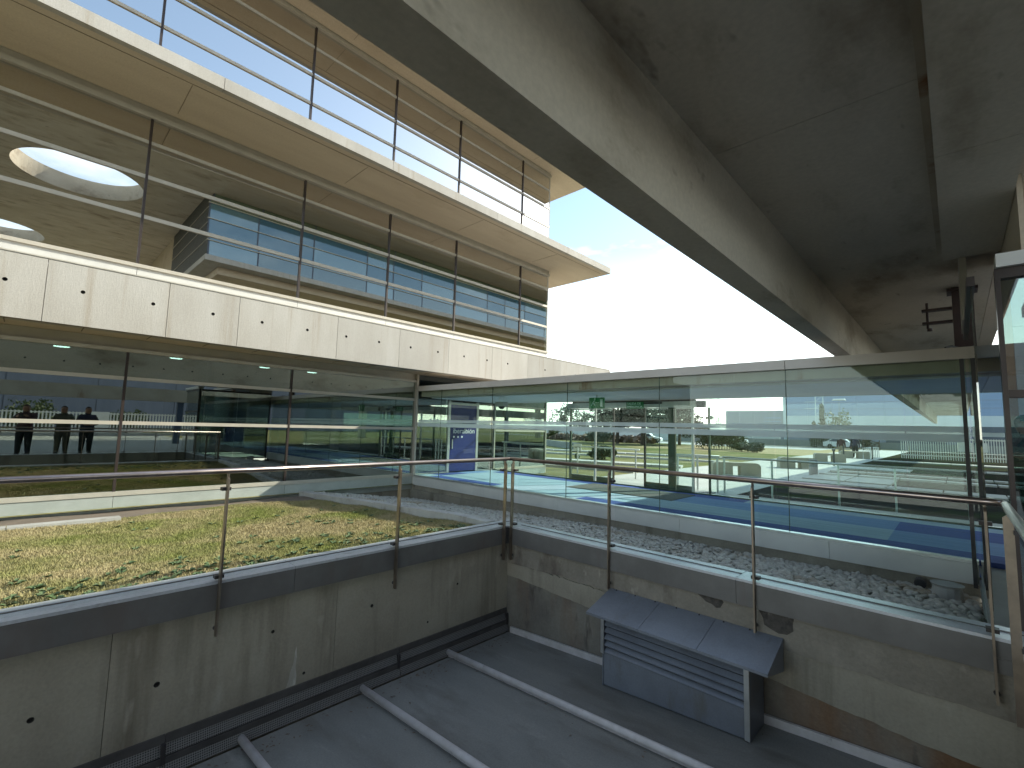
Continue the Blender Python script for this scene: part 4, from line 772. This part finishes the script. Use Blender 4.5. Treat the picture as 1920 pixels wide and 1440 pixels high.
bench(-7.2, 19.4, 1.75, R(28), 'nearest concrete bench with an arched opening on the path'); bench(-6.75, 27.4, 1.7, R(28), 'second concrete bench along the path, behind a steel rail'); bench(-7.0, 36.9, 1.75, R(20), 'third concrete bench along the path, short and blocky'); bench(-6.9, 45.8, 2.0, R(20), 'farthest concrete bench, in front of the two walking people')
# handrails outside the door
def outrail(label, pts, posts, m_='silver', z0=GZ, mid=False):
    t = thing('handrail', (pts[0][0], pts[0][1], z0), label, 'handrail', 'steel handrails outside the corridor'); MB().tube(pts, .028, 8).build('top_rail', M[m_], t, smooth=True)
    if mid: MB().tube([(p[0], p[1], p[2]-.5) for p in pts], .012, 6).build('lower_rail', M[m_], t)
    for p in posts: MB().bar((p[0], p[1], z0), (p[0], p[1], p[2]-.03), .05, .04).build('post', M['silver'], t)
outrail('white-topped handrail on the left of the entrance ramp', [(-11.3, 15.4, .80), (-8.3, 15.4, .80)], [(-11.0, 15.4, .8), (-9.45, 15.4, .8), (-8.45, 15.4, .8)], 'white')
outrail('white-topped handrail on the right of the entrance ramp', [(-6.2, 13.6, .80), (-5.05, 14.1, .80)], [(-6.1, 13.65, .8), (-5.6, 13.87, .8), (-5.1, 14.07, .8)], 'white')
outrail('long steel handrail running right in front of the benches', [(-5.0, 14.2, .78), (.2, 14.2, .78)], [(-4.95, 14.2, .78), (-3.7, 14.2, .78), (-2.2, 14.2, .78), (-1.1, 14.2, .78), (.12, 14.2, .78)], 'silver', mid=True)
rm = thing('entrance_ramp', (-6.8, 12.6, GZ), 'slatted entrance ramp outside the sliding door', 'ramp'); 
for k in range(8): B('ramp_board', M['walk'], rm, -8.2, -5.0, 11.5+k*.27, 11.75+k*.27, GZ+.003, -.02-k*.022)
st = thing('concrete_step', (-2.4, 13, GZ), 'grey stepped terrace edge under the long handrail', 'step')
for k in range(4): B('step', M['walk'], st, -4.6, 6, 11.6+k*.5, 12.098+k*.5, GZ+.002, -.06-k*.04)
ns = thing('notice_post', (-12.2, 16.5, GZ), 'small white notice on a dark post in the grass left of the door', 'notice')
MB().tube([(-12.2, 16.5, GZ), (-12.2, 16.5, .95)], .025, 8).build('post', M['darkgrey'], ns); B('notice', M['white'], ns, -12.0, -11.6, 16.48, 16.5, .55, .86); B('notice_print', M['greywall'], ns, -11.93, -11.67, 16.474, 16.479, .69, .74); MB().tube([(-11.8, 16.46, .34), (-11.8, 16.5, .34)], .13, 12).build('disc', M['green_post'], ns); B('stay', M['darkgrey'], ns, -12.2, -11.6, 16.502, 16.51, .5, .54)
bp = MB().tube([(-4.62, 24.0, GZ), (-4.62, 24.0, .42), (-4.62, 24.0, .45)], [.17, .17, .15], 16).build('bollard', M['greywall'], label='grey cylindrical bollard beside the second bench', cat='bollard', loc=(-4.62, 24, GZ))
for x, y, h in ((-5.3, 33.0, .72), (-6.6, 45.2, .7), (-4.9, 46.2, .8)):
    t = thing('path_light', (x, y, GZ), {33.0: 'short dark path light in front of the third bench', 45.2: 'short dark path light left of the farthest bench', 46.2: 'short dark path light right of the farthest bench'}[y], 'path light', 'short path lights')
    MB().tube([(x, y, GZ), (x, y, h-.1)], .05, 10).build('post', M['darkgrey'], t); MB().tube([(x, y, h-.1), (x, y, h)], .09, 10).build('head', M['darkgrey'], t)
bk = thing('bike_rack', (-6, 47, GZ), 'pale metal rack with upright loops beside the bright path', 'bike rack')
for k in range(6): MB().tube([(-5.45+.02*k, 46+k*.9, GZ), (-5.45+.02*k, 46+k*.9, .62), (-5.0+.02*k, 46+k*.9, .62), (-5.0+.02*k, 46+k*.9, GZ)], .035, 6).build('loop', M['white'], bk)
f2 = thing('railing_fence', (-1.6, 50, GZ), 'white upright-bar fence in the shade beyond the slab strips', 'fence')
for k in range(44): x = -3.4+k*.14; B('upright', M['picket'], f2, x, x+.05, 49.98, 50.02, GZ+.1, 1.55)
B('top_rail', M['picket'], f2, -3.4, 2.8, 50.021, 50.07, 1.42, 1.50); B('bottom_rail', M['picket'], f2, -3.4, 2.8, 50.021, 50.07, .1, .17); B('white_board', M['white'], f2, .0, 1.6, 49.9, 49.95, .55, 1.25)
# people
def person(name_loc, label, rz, jacket, trousers, H=1.75, pose='stand', hairm='hair', patch=False):
    x, y, z = name_loc; s = H/1.75
    t = thing('person', name_loc, label, 'person')
    jt = []; ed = []; rad = []
    def J(p, r, par=None):
        jt.append(Vector(p)*s); q_ = 1.0 if (r if isinstance(r, float) else r[0]) < .03 else 1.42; rad.append((r[0]*s*q_, r[1]*s*q_) if isinstance(r, tuple) else (r*s*q_, r*s*q_))
        if par is not None: ed.append((par, len(jt)-1))
        return len(jt)-1
    # local frame: +X forward, Y left
    pel = J((0, 0, .95), (.16, .13)); ab = J((0, 0, 1.10), (.15, .115), pel); ch = J((-.01, 0, 1.30), (.175, .125), ab); nk0 = J((-.01, 0, 1.46), (.085, .08), ch); nk = J((.01, 0, 1.53), .055, nk0)
    hd = J((.03, 0, 1.60), (.072, .085), nk); hd2 = J((.025, 0, 1.68), (.075, .09), hd); J((.02, 0, 1.735), (.045, .055), hd2)
    J((.115, 0, 1.615), .014, hd)
    for sg in (1, -1):
        J((.02, sg*.083, 1.63), .016, hd)
        st_ = {'stand': (0, 0), 'walk': (.17*sg, .10)}.get(pose, (.02*sg, 0))
        h0 = J((0, sg*.095, .88), (.10, .105), pel); k_ = J((.02+st_[0]*.6, sg*.11, .49), (.068, .07), h0); a_ = J((-.02+st_[0], sg*.12, .10), (.045, .05), k_); J((.12+st_[0], sg*.135, .05), (.045, .035), a_)
        sh_ = J((-.01, sg*.19, 1.40), (.075, .075), ch)
        if pose == 'photo': el = J((.20, sg*.24, 1.20), .05, sh_); wr = J((.43, sg*.13, 1.34), .031, el); pm = J((.50, sg*.105, 1.375), (.026, .038), wr); fd = Vector((.6, -sg*.3, .25))
        elif pose == 'cross': el = J((.02, sg*.30, 1.14), .056, sh_); wr = J((.22, sg*.06, 1.13+.03*sg), .036, el); pm = J((.235, -sg*.03, 1.13+.03*sg), (.028, .04), wr); fd = Vector((.15, -sg*1.0, 0))
        elif pose == 'phone': el = J((.02, sg*.27, 1.12), .055, sh_); wr = J((.27, sg*.10, 1.18), .034, el); pm = J((.34, sg*.07, 1.20), (.028, .04), wr); fd = Vector((.8, -sg*.4, .25))
        else: el = J((-.03, sg*.26, 1.13), .052, sh_); wr = J((.05, sg*.28, .90), .034, el); pm = J((.07, sg*.28, .82), (.026, .042), wr); fd = Vector((.15, 0, -1))
        fd.normalize(); side = fd.cross(Vector((0, sg, 0) if abs(fd.y) < .8 else (1, 0, 0))).normalized(); P0 = jt[pm]/s
        for q, Lf in ((-1.5, .070), (-.5, .082), (.5, .078), (1.5, .060)):
            b0 = P0+side*q*.020+fd*.035; f1 = J(b0, .0095, pm); f2_ = J(b0+fd*Lf*.55+Vector((0, -sg*.006, 0)), .0085, f1); J(b0+fd*Lf+Vector((0, -sg*.022, 0)), .0075, f2_)
        tb0 = P0+side*-.035-fd*.005; t1 = J(tb0, .011, pm); J(tb0+side*-.02+fd*.04, .009, t1)
    me = bpy.data.meshes.new('body'); me.from_pydata([tuple(p) for p in jt], ed, []); ob_ = bpy.data.objects.new('body_tmp', me); COL.objects.link(ob_)
    sk = ob_.modifiers.new('skin', 'SKIN'); sk.use_smooth_shade = True
    if not me.skin_vertices: bpy.context.view_layer.objects.active = ob_
    lay = me.skin_vertices[0].data if me.skin_vertices else None
    for i, d_ in enumerate(lay): d_.radius = rad[i]; d_.use_root = (i == 0)
    sb = ob_.modifiers.new('sub', 'SUBSURF'); sb.levels = 1; sb.render_levels = 1
    bpy.context.view_layer.update(); nm = bpy.data.meshes.new_from_object(ob_.evaluated_get(bpy.context.evaluated_depsgraph_get())); bpy.data.objects.remove(ob_)
    nm.materials.clear(); [nm.materials.append(q) for q in (M['skin'], jacket, trousers, M['black'])]
    hands = [jt[i] for i in range(len(jt)) if rad[i][0] < .0125*s]
    for p in nm.polygons:
        c = p.center/s; r_ = Vector(c); k_ = 1
        if c.z > 1.515 and abs(c.y) < .14: k_ = 0
        elif min(((p.center-h_).length for h_ in hands), default=9) < .055*s: k_ = 0
        elif c.z < .09: k_ = 3
        elif c.z < .93 and abs(c.y) < .235: k_ = 2
        p.material_index = k_; p.use_smooth = True
    body = bpy.data.objects.new('body', nm); COL.objects.link(body); body.parent = t; body.rotation_euler = (0, 0, rz)
    hm = bpy.data.meshes.new('hair'); bm = bmesh.new(); bmesh.ops.create_uvsphere(bm, u_segments=14, v_segments=9, radius=1)
    bmesh.ops.delete(bm, geom=[v for v in bm.verts if v.co.z < -.25 or (v.co.x > .55 and v.co.z < .45)], context='VERTS')
    for v in bm.verts: v.co = Vector((v.co.x*.108-.0+.012, v.co.y*.092, v.co.z*.105+1.675))*s
    bmesh.ops.solidify(bm, geom=bm.faces[:], thickness=.008); bm.to_mesh(hm); bm.free(); hm.materials.append(M[hairm])
    ho_ = bpy.data.objects.new('hair', hm); COL.objects.link(ho_); ho_.parent = t; ho_.rotation_euler = (0, 0, rz)
    if patch:
        pt = MB().box(.128*s, .136*s, -.10*s, -.03*s, 1.12*s, 1.22*s).build('chest_patch', M['opal'], None); pt.parent = t; pt.rotation_euler = (0, 0, rz); pt.location = (0, 0, 0)
    return t
J1 = mat('jacket_maroon', (.075, .035, .045), (.055, .028, .035), 6, .85); J2 = mat('jacket_olive', (.12, .125, .095), (.09, .095, .07), 6, .85); J3 = mat('jacket_navy', (.03, .033, .075), (.022, .024, .055), 6, .8)
T1 = mat('trousers_dark', (.02, .022, .03), (.014, .016, .022), 6, .9); T2 = mat('trousers_khaki', (.13, .115, .085), (.10, .088, .065), 6, .9); T3 = mat('trousers_beige', (.30, .26, .20), (.25, .215, .165), 6, .9)
person((.76, .10, 0), 'person in dark maroon jacket holding up a phone, leftmost of three mirrored people', R(190), J1, T1, 1.84, 'photo')
person((1.0, 1.10, 0), 'person in an olive jacket with a pale chest patch, mirrored between two others', R(180), J2, T2, 1.84, 'phone', patch=True)
person((1.05, 1.78, 0), 'person in a navy jacket with folded arms, rightmost of the three mirrored people', R(172), J3, T1, 1.84, 'cross')
person((-7.1, 47.6, GZ), 'person in a dark top and beige trousers walking up the path, left of a pair', R(-78), J1, T3, 1.72, 'walk')
person((-6.15, 47.6, GZ), 'person all in black walking up the path, right of a pair', R(-82), J3, T1, 1.80, 'walk')
ph = thing('phone', (.01, -.012, 1.47), 'dark smartphone held up by the person mirrored at the left', 'phone')
pc = Vector((0, 0, 1.47))-cf*.03
mb = MB(); mb.bar(pc-ca*.075, pc+ca*.075, .009, .072, up=cu); mb.build('phone_case', M['black'], ph)

# ------------------------------------------------------------------ trees and shrubs
def leaf_cloud(centres, radii, n_each, size, flat=1.0):
    V = []
    for c, r in zip(centres, radii):
        d = rng.normal(0, 1, (n_each, 3)); d /= np.linalg.norm(d, axis=1)[:, None]; p = np.array(c)+d*(rng.uniform(.35, 1, (n_each, 1))**.6)*np.array(r)
        a = rng.normal(0, 1, (n_each, 3)); a /= np.linalg.norm(a, axis=1)[:, None]; b = np.cross(a, rng.normal(0, 1, (n_each, 3))); b /= np.linalg.norm(b, axis=1)[:, None]+1e-6
        sz = size*rng.uniform(.6, 1.4, (n_each, 1)); a[:, 2] *= flat; b[:, 2] *= flat
        V.append(np.stack([p-a*sz, p+b*sz*.6, p+a*sz, p-b*sz*.6], 1).reshape(-1, 3))
    V = np.concatenate(V); n_ = len(V)//4; i = np.arange(n_)*4
    return V, np.stack([i, i+1, i+2, i+3], 1).ravel()
def plant(name, x, y, z, label, cat, group, V, F, leafm, trunk=None):
    t = thing(name, (x, y, z), label, cat, group)
    if V is not None: raw('crown', V, F, 4, M[leafm], t)
    if trunk:
        mb = MB()
        for pts, rs in trunk: mb.tube([(x+p[0], y+p[1], z+p[2]) for p in pts], rs, 6)
        mb.build('trunk', M['bark'], t)
    return t
def cedar(x, y, h, w, label):
    cs, rs, tr = [], [], [([(0, 0, 0), (.1, 0, h*.5), (0, 0, h)], [.22, .16, .04])]
    for k in range(9):
        f = k/8; zz = h*(.28+.70*f); rad = w*(1-f*.85)*rng.uniform(.75, 1.1)
        for j in range(max(3, int(7*(1-f)+2))):
            a = rng.uniform(0, 2*PI); L = rad*rng.uniform(.55, 1)
            zo = rng.normal(0, h*.05)
            for q in (.35, .65, .95): cs.append((math.cos(a)*L*q, math.sin(a)*L*q, zz+zo+.25*math.sin(q*2)-.1*q)); rs.append((.75*(1.2-q*.5), .75*(1.2-q*.5), .27))
            tr.append(([(0, 0, zz-.1), (math.cos(a)*L, math.sin(a)*L, zz)], [.05, .015]))
    V, F = leaf_cloud(cs, rs, 44, .19, .7); return plant('cedar_tree', x, y, GZ, label, 'cedar tree', 'cedar trees beyond the courtyard', V, F, 'cedar', tr)
cedar(-32.4, 54.2, 8.2, 6.2, 'dense dark cedar left of the sliding door, leftmost of the cedars'); cedar(-29.1, 54.7, 8.6, 5.4, 'tall dark cedar seen through the door header, second from left'); cedar(-25.9, 57.0, 8.4, 5.0, 'dark cedar hidden partly by the green door post, third from left'); cedar(-27.2, 61.4, 7.4, 4.8, 'open layered cedar right of the green door post, rightmost of the cedars')
def bare(x, y, h, w, label):
    tr = []
    def br_(p, d, L, r, n):
        e = p+d*L; tr.append(([tuple(p), tuple(e)], [r, r*.6]))
        if n:
            for _ in range(3): br_(e, (d+Vector(rng.normal(0, .55, 3))*(w/h)*1.2).normalized(), L*.68, r*.58, n-1)
    br_(Vector((0, 0, 0)), Vector((0, 0, 1)), h*.32, .11, 5); t = thing('bare_tree', (x, y, GZ), label, 'bare tree', 'leafless trees')
    mb = MB()
    for pts, rs in tr: mb.tube([(x+p[0], y+p[1], GZ+p[2]) for p in pts], rs, 4, cap=False)
    mb.build('trunk', M['bark'], t)
bare(-31, 84, 5.6, 5, 'round leafless tree in front of the low grey warehouse'); bare(-9.2, 78, 3.4, 3, 'leafless tree behind the walking pair, to their right'); bare(-7.7, 80, 3.2, 3, 'leafless tree by the white bike rack, farther right')
def eucal(x, y, h, label):
    cs = [(rng.normal(0, h*.2), rng.normal(0, h*.2), h*rng.uniform(.4, 1)) for _ in range(26)]; rs = [(h*.13,)*3]*26; V, F = leaf_cloud(cs, rs, 45, .22)
    plant('loose_tree', x, y, GZ, label, 'tree', 'pale loose trees far left', V, F, 'greyleaf', [([(0, 0, 0), (.2, 0, h*.5), (0, .1, h*.9)], [.2, .14, .05])]+[([(0, 0, h*.4), (c[0], c[1], c[2])], [.06, .02]) for c in cs[:10]])
for (x, y, h), lb_ in zip(((-70, 92, 7.5), (-65.5, 92, 6.2), (-60.5, 94, 7.0), (-56, 93, 5.6)), ('tall pale loose tree at the far left of the view through the glass', 'lower pale tree second from left behind the palm', 'pale wispy tree right of the palm', 'small pale tree just left of the dark cedars')): eucal(x, y, h, lb_)
def cypress(x, y, h, r, label):
    cs = [(0, 0, h*f) for f in np.linspace(.1, .96, 12)]; pr_ = lambda f: r*(.75+.35*math.sin(f*7))*(1 if f < .6 else math.sqrt(max(.06, (1.02-f)/.42))); rs = [(pr_(f), pr_(f), h*.08) for f in np.linspace(.1, .96, 12)]; V, F = leaf_cloud(cs, rs, 110, .14, 1.5)
    plant('cypress_tree', x, y, GZ, label, 'cypress', 'slim cypresses before the blue warehouse', V, F, 'cypress', [([(0, 0, 0), (0, 0, h*.3)], [.12, .1])])
cypress(-14.9, 84.5, 6.4, .9, 'tall slim dark cypress in front of the blue warehouse'); cypress(-15.7, 83, 3.7, .6, 'shorter dark cypress to the left of the tall one')
def shrub(x, y, w, h, label, leafm='leaf', name='shrub', n=14, size=.12, group=None, d=None):
    d = d or w; cs = [(rng.uniform(-.5, .5)*w*.7, rng.uniform(-.5, .5)*d*.7, h*rng.uniform(.3, .8)) for _ in range(n)]; rs = [(w*.25, d*.25, h*.28)]*n; V, F = leaf_cloud(cs, rs, 70, size)
    plant(name, x, y, GZ, label, 'shrub', group, V, F, leafm, [([(0, 0, 0), (.05, 0, h*.5)], [.05, .03])])
shrub(-13.0, 85, 3.4, 5.6, 'yellow-green bushy tree behind the walking pair', 'leaf', 'bushy_tree', 18, .16); shrub(-9.6, 83, 1.6, 3.0, 'small dark conifer right of the yellow-green bush', 'cedar', 'small_conifer', 12, .12); shrub(-14.2, 48.3, 1.8, .9, 'low grey-green shrub at the right foot of the hedge', 'greyleaf'); shrub(-15.4, 49, 1.6, .9, 'low spiky shrub beside the hedge', 'hedge')
shrub(-36.5, 55, 2.2, 1.9, 'twiggy brown-green shrub behind the white handrail', 'greyleaf'); shrub(-33.8, 53, 2.4, 1.9, 'twiggy shrub right of the silver door post', 'greyleaf'); shrub(-15.2, 24, 1.6, .8, 'low dark shrub behind the left ramp handrail', 'hedge')
hg = thing('clipped_hedge', (-18.5, 52, GZ), 'tall clipped dark hedge with bare stems beyond the long handrail', 'hedge')
cs = [(rng.uniform(-20.4, -16.3), rng.uniform(51, 53), GZ+rng.uniform(.5, 2.0)) for _ in range(90)]; V, F = leaf_cloud(cs, [(.5, .4, .45)]*90, 60, .10); V = V-np.array([-18.5, 52, GZ]); raw('foliage', V, F, 4, M['hedge'], hg)
mb = MB()
for k in range(24): x = -20.3+k*.17; mb.tube([(x, 51.6, GZ), (x+rng.normal(0, .1), 51.4, GZ+1.2)], .03, 5)
mb.build('stems', M['bark'], hg)
pm_ = thing('palm', (-46.5, 58.5, GZ), 'small fan palm on the bank at the far left', 'palm'); MB().tube([(-46.5, 58.5, GZ), (-46.5, 58.5, .5)], [.35, .3], 8).build('trunk', M['bark'], pm_)
V, F = [], []; q = 0
for k in range(46):
    a = rng.uniform(0, 2*PI); e = rng.uniform(-.2, 1.2); L = rng.uniform(1.1, 1.7); d_ = np.array([math.cos(a)*math.cos(e), math.sin(a)*math.cos(e), math.sin(e)]); sd = np.cross(d_, [0, 0, 1.0]); sd /= np.linalg.norm(sd)+1e-6
    p0 = np.array([0, 0, .8]); p1 = p0+d_*L*.6; p2 = p0+d_*L+np.array([0, 0, -.25]); V += [p0, p1+sd*.16, p2, p1-sd*.16]; F += [q, q+1, q+2, q+3]; q += 4
raw('fronds', np.array(V), F, 4, M['palmleaf'], pm_)
# trees behind the picket fence, mirrored
for (x, y, w, h), lb_ in zip(((33, .3, 3.2, 3.1), (34, 4.3, 2.6, 2.2), (34, 7.0, 3, 2.4)), ('leafy young tree behind the picket fence, above the left mirrored person', 'low yellow-green bush behind the picket fence, right of the middle mirrored person', 'green bush behind the right end of the picket fence')): shrub(x, y, w, h, lb_, 'leaf', 'leafy_bush', 20, .13, 'bushes behind the picket fence')

# ------------------------------------------------------------------ far walls, warehouses, lamps, cars
bw = thing('boundary_wall', (-60, 90, GZ), 'long white boundary wall beyond the road at the far left', 'boundary wall')
for k in range(20): B('wall_panel', M['whitewall'], bw, -110+k*4.4, -105.65+k*4.4, 89.9, 90.1, GZ, 2.0)
gw2 = thing('low_wall', (-30, 88, GZ), 'low grey roadside wall in front of the warehouses', 'low wall')
for k in range(14): B('wall_panel', M['greywall'], gw2, -40+k*5, -35.05+k*5, 86.9, 87.2, GZ, .75)
g3 = thing('retaining_kerb', (-38, 46, GZ), 'low grey retaining wall under the rubble bank at the far left', 'low wall')
for k in range(9): MB().bar((-54+k*3.4, 54-k*2.35, GZ+.28), (-50.65+k*3.4, 51.68-k*2.35, GZ+.28), .3, .56).build('wall_panel', M['greywall'], g3)
V, F = leaf_cloud([(-62+rng.uniform(0, 30), 62+rng.uniform(-2.5, 2.5), GZ+rng.uniform(0, .5)) for _ in range(160)], [(1.3, 1.0, .45)]*160, 14, .5); raw('rubble_bank', V, F, 4, M['rock'], kind='stuff', label='brown rubble bank behind the palm', cat='rubble')
wb = thing('warehouse', (0, 142, GZ), 'large blue clad warehouse filling the background right of the low grey one', 'warehouse')
for k in range(22):
    x = -33+k*5.2
    B('cladding_panel', M['ware'], wb, x, x+5.17, 140, 140.4, 6.6, 13.0); B('pale_panel', M['ware_pale'], wb, x, x+5.17, 140.02, 140.4, 4.3, 6.598); B('glazing', M['ware_dark'] if k % 3 else M['ware_low'], wb, x, x+5.17, 140.05, 140.4, GZ, 4.298)
B('corner_trim', M['ware_pale'], wb, -33.4, -32.6, 139.9, 140.5, GZ, 13.0); B('rear_block', M['ware'], wb, -33, 81, 140.401, 180, GZ, 12.9)
for z in (8.2, 9.9, 11.5): B('cladding_rail', M['ware_low'], wb, -33, 81, 139.97, 139.999, z, z+.1)
wl_ = thing('warehouse', (-42, 150, GZ), 'lower mauve-grey warehouse to the left of the blue one', 'warehouse')
for k in range(4): B('cladding_panel', M['ware_low'], wl_, -48.5+k*3.8, -44.73+k*3.8, 141, 141.4, GZ, 8.0)
B('rear_block', M['ware_low'], wl_, -48.5, -33.4, 141.401, 175, GZ, 7.95)
for z in (5.9, 4.9): B('louvre', M['ware'], wl_, -38.3, -34.2, 140.9, 140.999, z, z+.25)
B('roof_vent', M['greywall'], wl_, -37.6, -36.4, 150, 151, 7.95, 8.5); B('roof_vent', M['greywall'], wl_, -40.2, -39.0, 150, 151, 7.95, 8.4)
f3 = thing('bar_fence', (-22, 74.5, GZ), 'thin dark upright-bar fence at the end of the dry lawn', 'fence')
mb = MB()
for k in range(60): mb.box(-24+k*.2, -23.97+k*.2, 74.5, 74.53, GZ, 1.75)
mb.build('bars', M['greywall'], f3); B('gate_post', M['mullion'], f3, -24.2, -24.05, 74.45, 74.6, GZ, 1.9); B('rail', M['greywall'], f3, -24, -12.1, 74.535, 74.57, 1.6, 1.66)
def lamp(x, y, h, label, r=.06, head=True):
    t = thing('street_lamp', (x, y, GZ), label, 'street lamp', 'lamp posts beyond the corridor'); MB().tube([(x, y, GZ), (x, y, h)], [r, r*.6], 8).build('pole', M['greywall'], t)
    if head: MB().tube([(x-.9, y, h), (x-.7, y, h+.12), (x+.7, y, h+.12), (x+.9, y, h)], [.05, .14, .14, .05], 8).build('lamp_head', M['white'], t)
lamp(-13.2, 88, 7.1, 'lamp post with a wide white head before the blue warehouse'); lamp(-7.6, 16.4, 2.6, 'plain steel pole just right of the layered cedar', .045, False); lamp(-39.5, 110, 9.5, 'thin tall pole left of the low grey warehouse', .07, False)
lt = thing('lattice_mast', (-19.8, 110, GZ), 'pale lattice mast standing before the blue warehouse', 'mast'); mb = MB()
for sx in (-1, 1): mb.tube([(-19.8+sx*.75, 110, GZ), (-19.8+sx*.6, 110, 12.4)], .09, 6)
for k in range(9):
    z = .2+k*1.35; mb.bar((-20.5, 110, z), (-19.1, 110, z+1.3), .07, .07); mb.bar((-20.5, 110, z), (-19.1, 110, z), .07, .07)
    if k in (5, 6, 8): mb.bar((-22.4, 110, z), (-18.9, 110, z), .09, .09)
mb.build('lattice', M['ware_pale'], lt)
def car(x, y, rz, m_, label):
    t = thing('parked_car', (x, y, GZ), label, 'car', 'cars parked beyond the courtyard'); c, s = math.cos(rz), math.sin(rz); tr = lambda p: (x+c*p[0]-s*p[1], y+s*p[0]+c*p[1], GZ+p[2])
    pr = [(-2.1, .3), (2.1, .3), (2.15, .65), (1.9, .85), (1.0, .92), (.45, 1.40), (-1.0, 1.45), (-1.75, .98), (-2.1, .9)]
    mb = MB(); mb.add([tr((u, w, v)) for w in (-.85, .85) for u, v in pr], [tuple(range(8, -1, -1)), tuple(range(9, 18))]+[(i, (i+1) % 9, 9+(i+1) % 9, 9+i) for i in range(9)]); mb.build('body', m_, t)
    for w in (-.86, .86): MB().add([tr(p) for p in ((.85, w, .95), (.4, w, 1.33), (-.95, w, 1.37), (-1.45, w, 1.0))]+[tr(p) for p in ((.85, w*.98, .95), (.4, w*.98, 1.33), (-.95, w*.98, 1.37), (-1.45, w*.98, 1.0))], [(0, 1, 2, 3), (7, 6, 5, 4), (0, 4, 5, 1), (1, 5, 6, 2), (2, 6, 7, 3), (3, 7, 4, 0)]).build('side_window', M['ware_dark'], t)
    for u in (-1.3, 1.3):
        for w in (-.8, .8): MB().tube([tr((u, w-.1, .32)), tr((u, w+.1, .32))], .32, 14).build('wheel', M['tyre'], t)
car(-34.5, 66.5, R(15), M['carwhite'], 'white car parked beyond the left ramp handrail'); car(-26.5, 80, 0, M['carwhite'], 'pale car on the road beyond the hedge'); car(-12.0, 81, 0, M['carwhite'], 'white car on the road behind the walking pair')
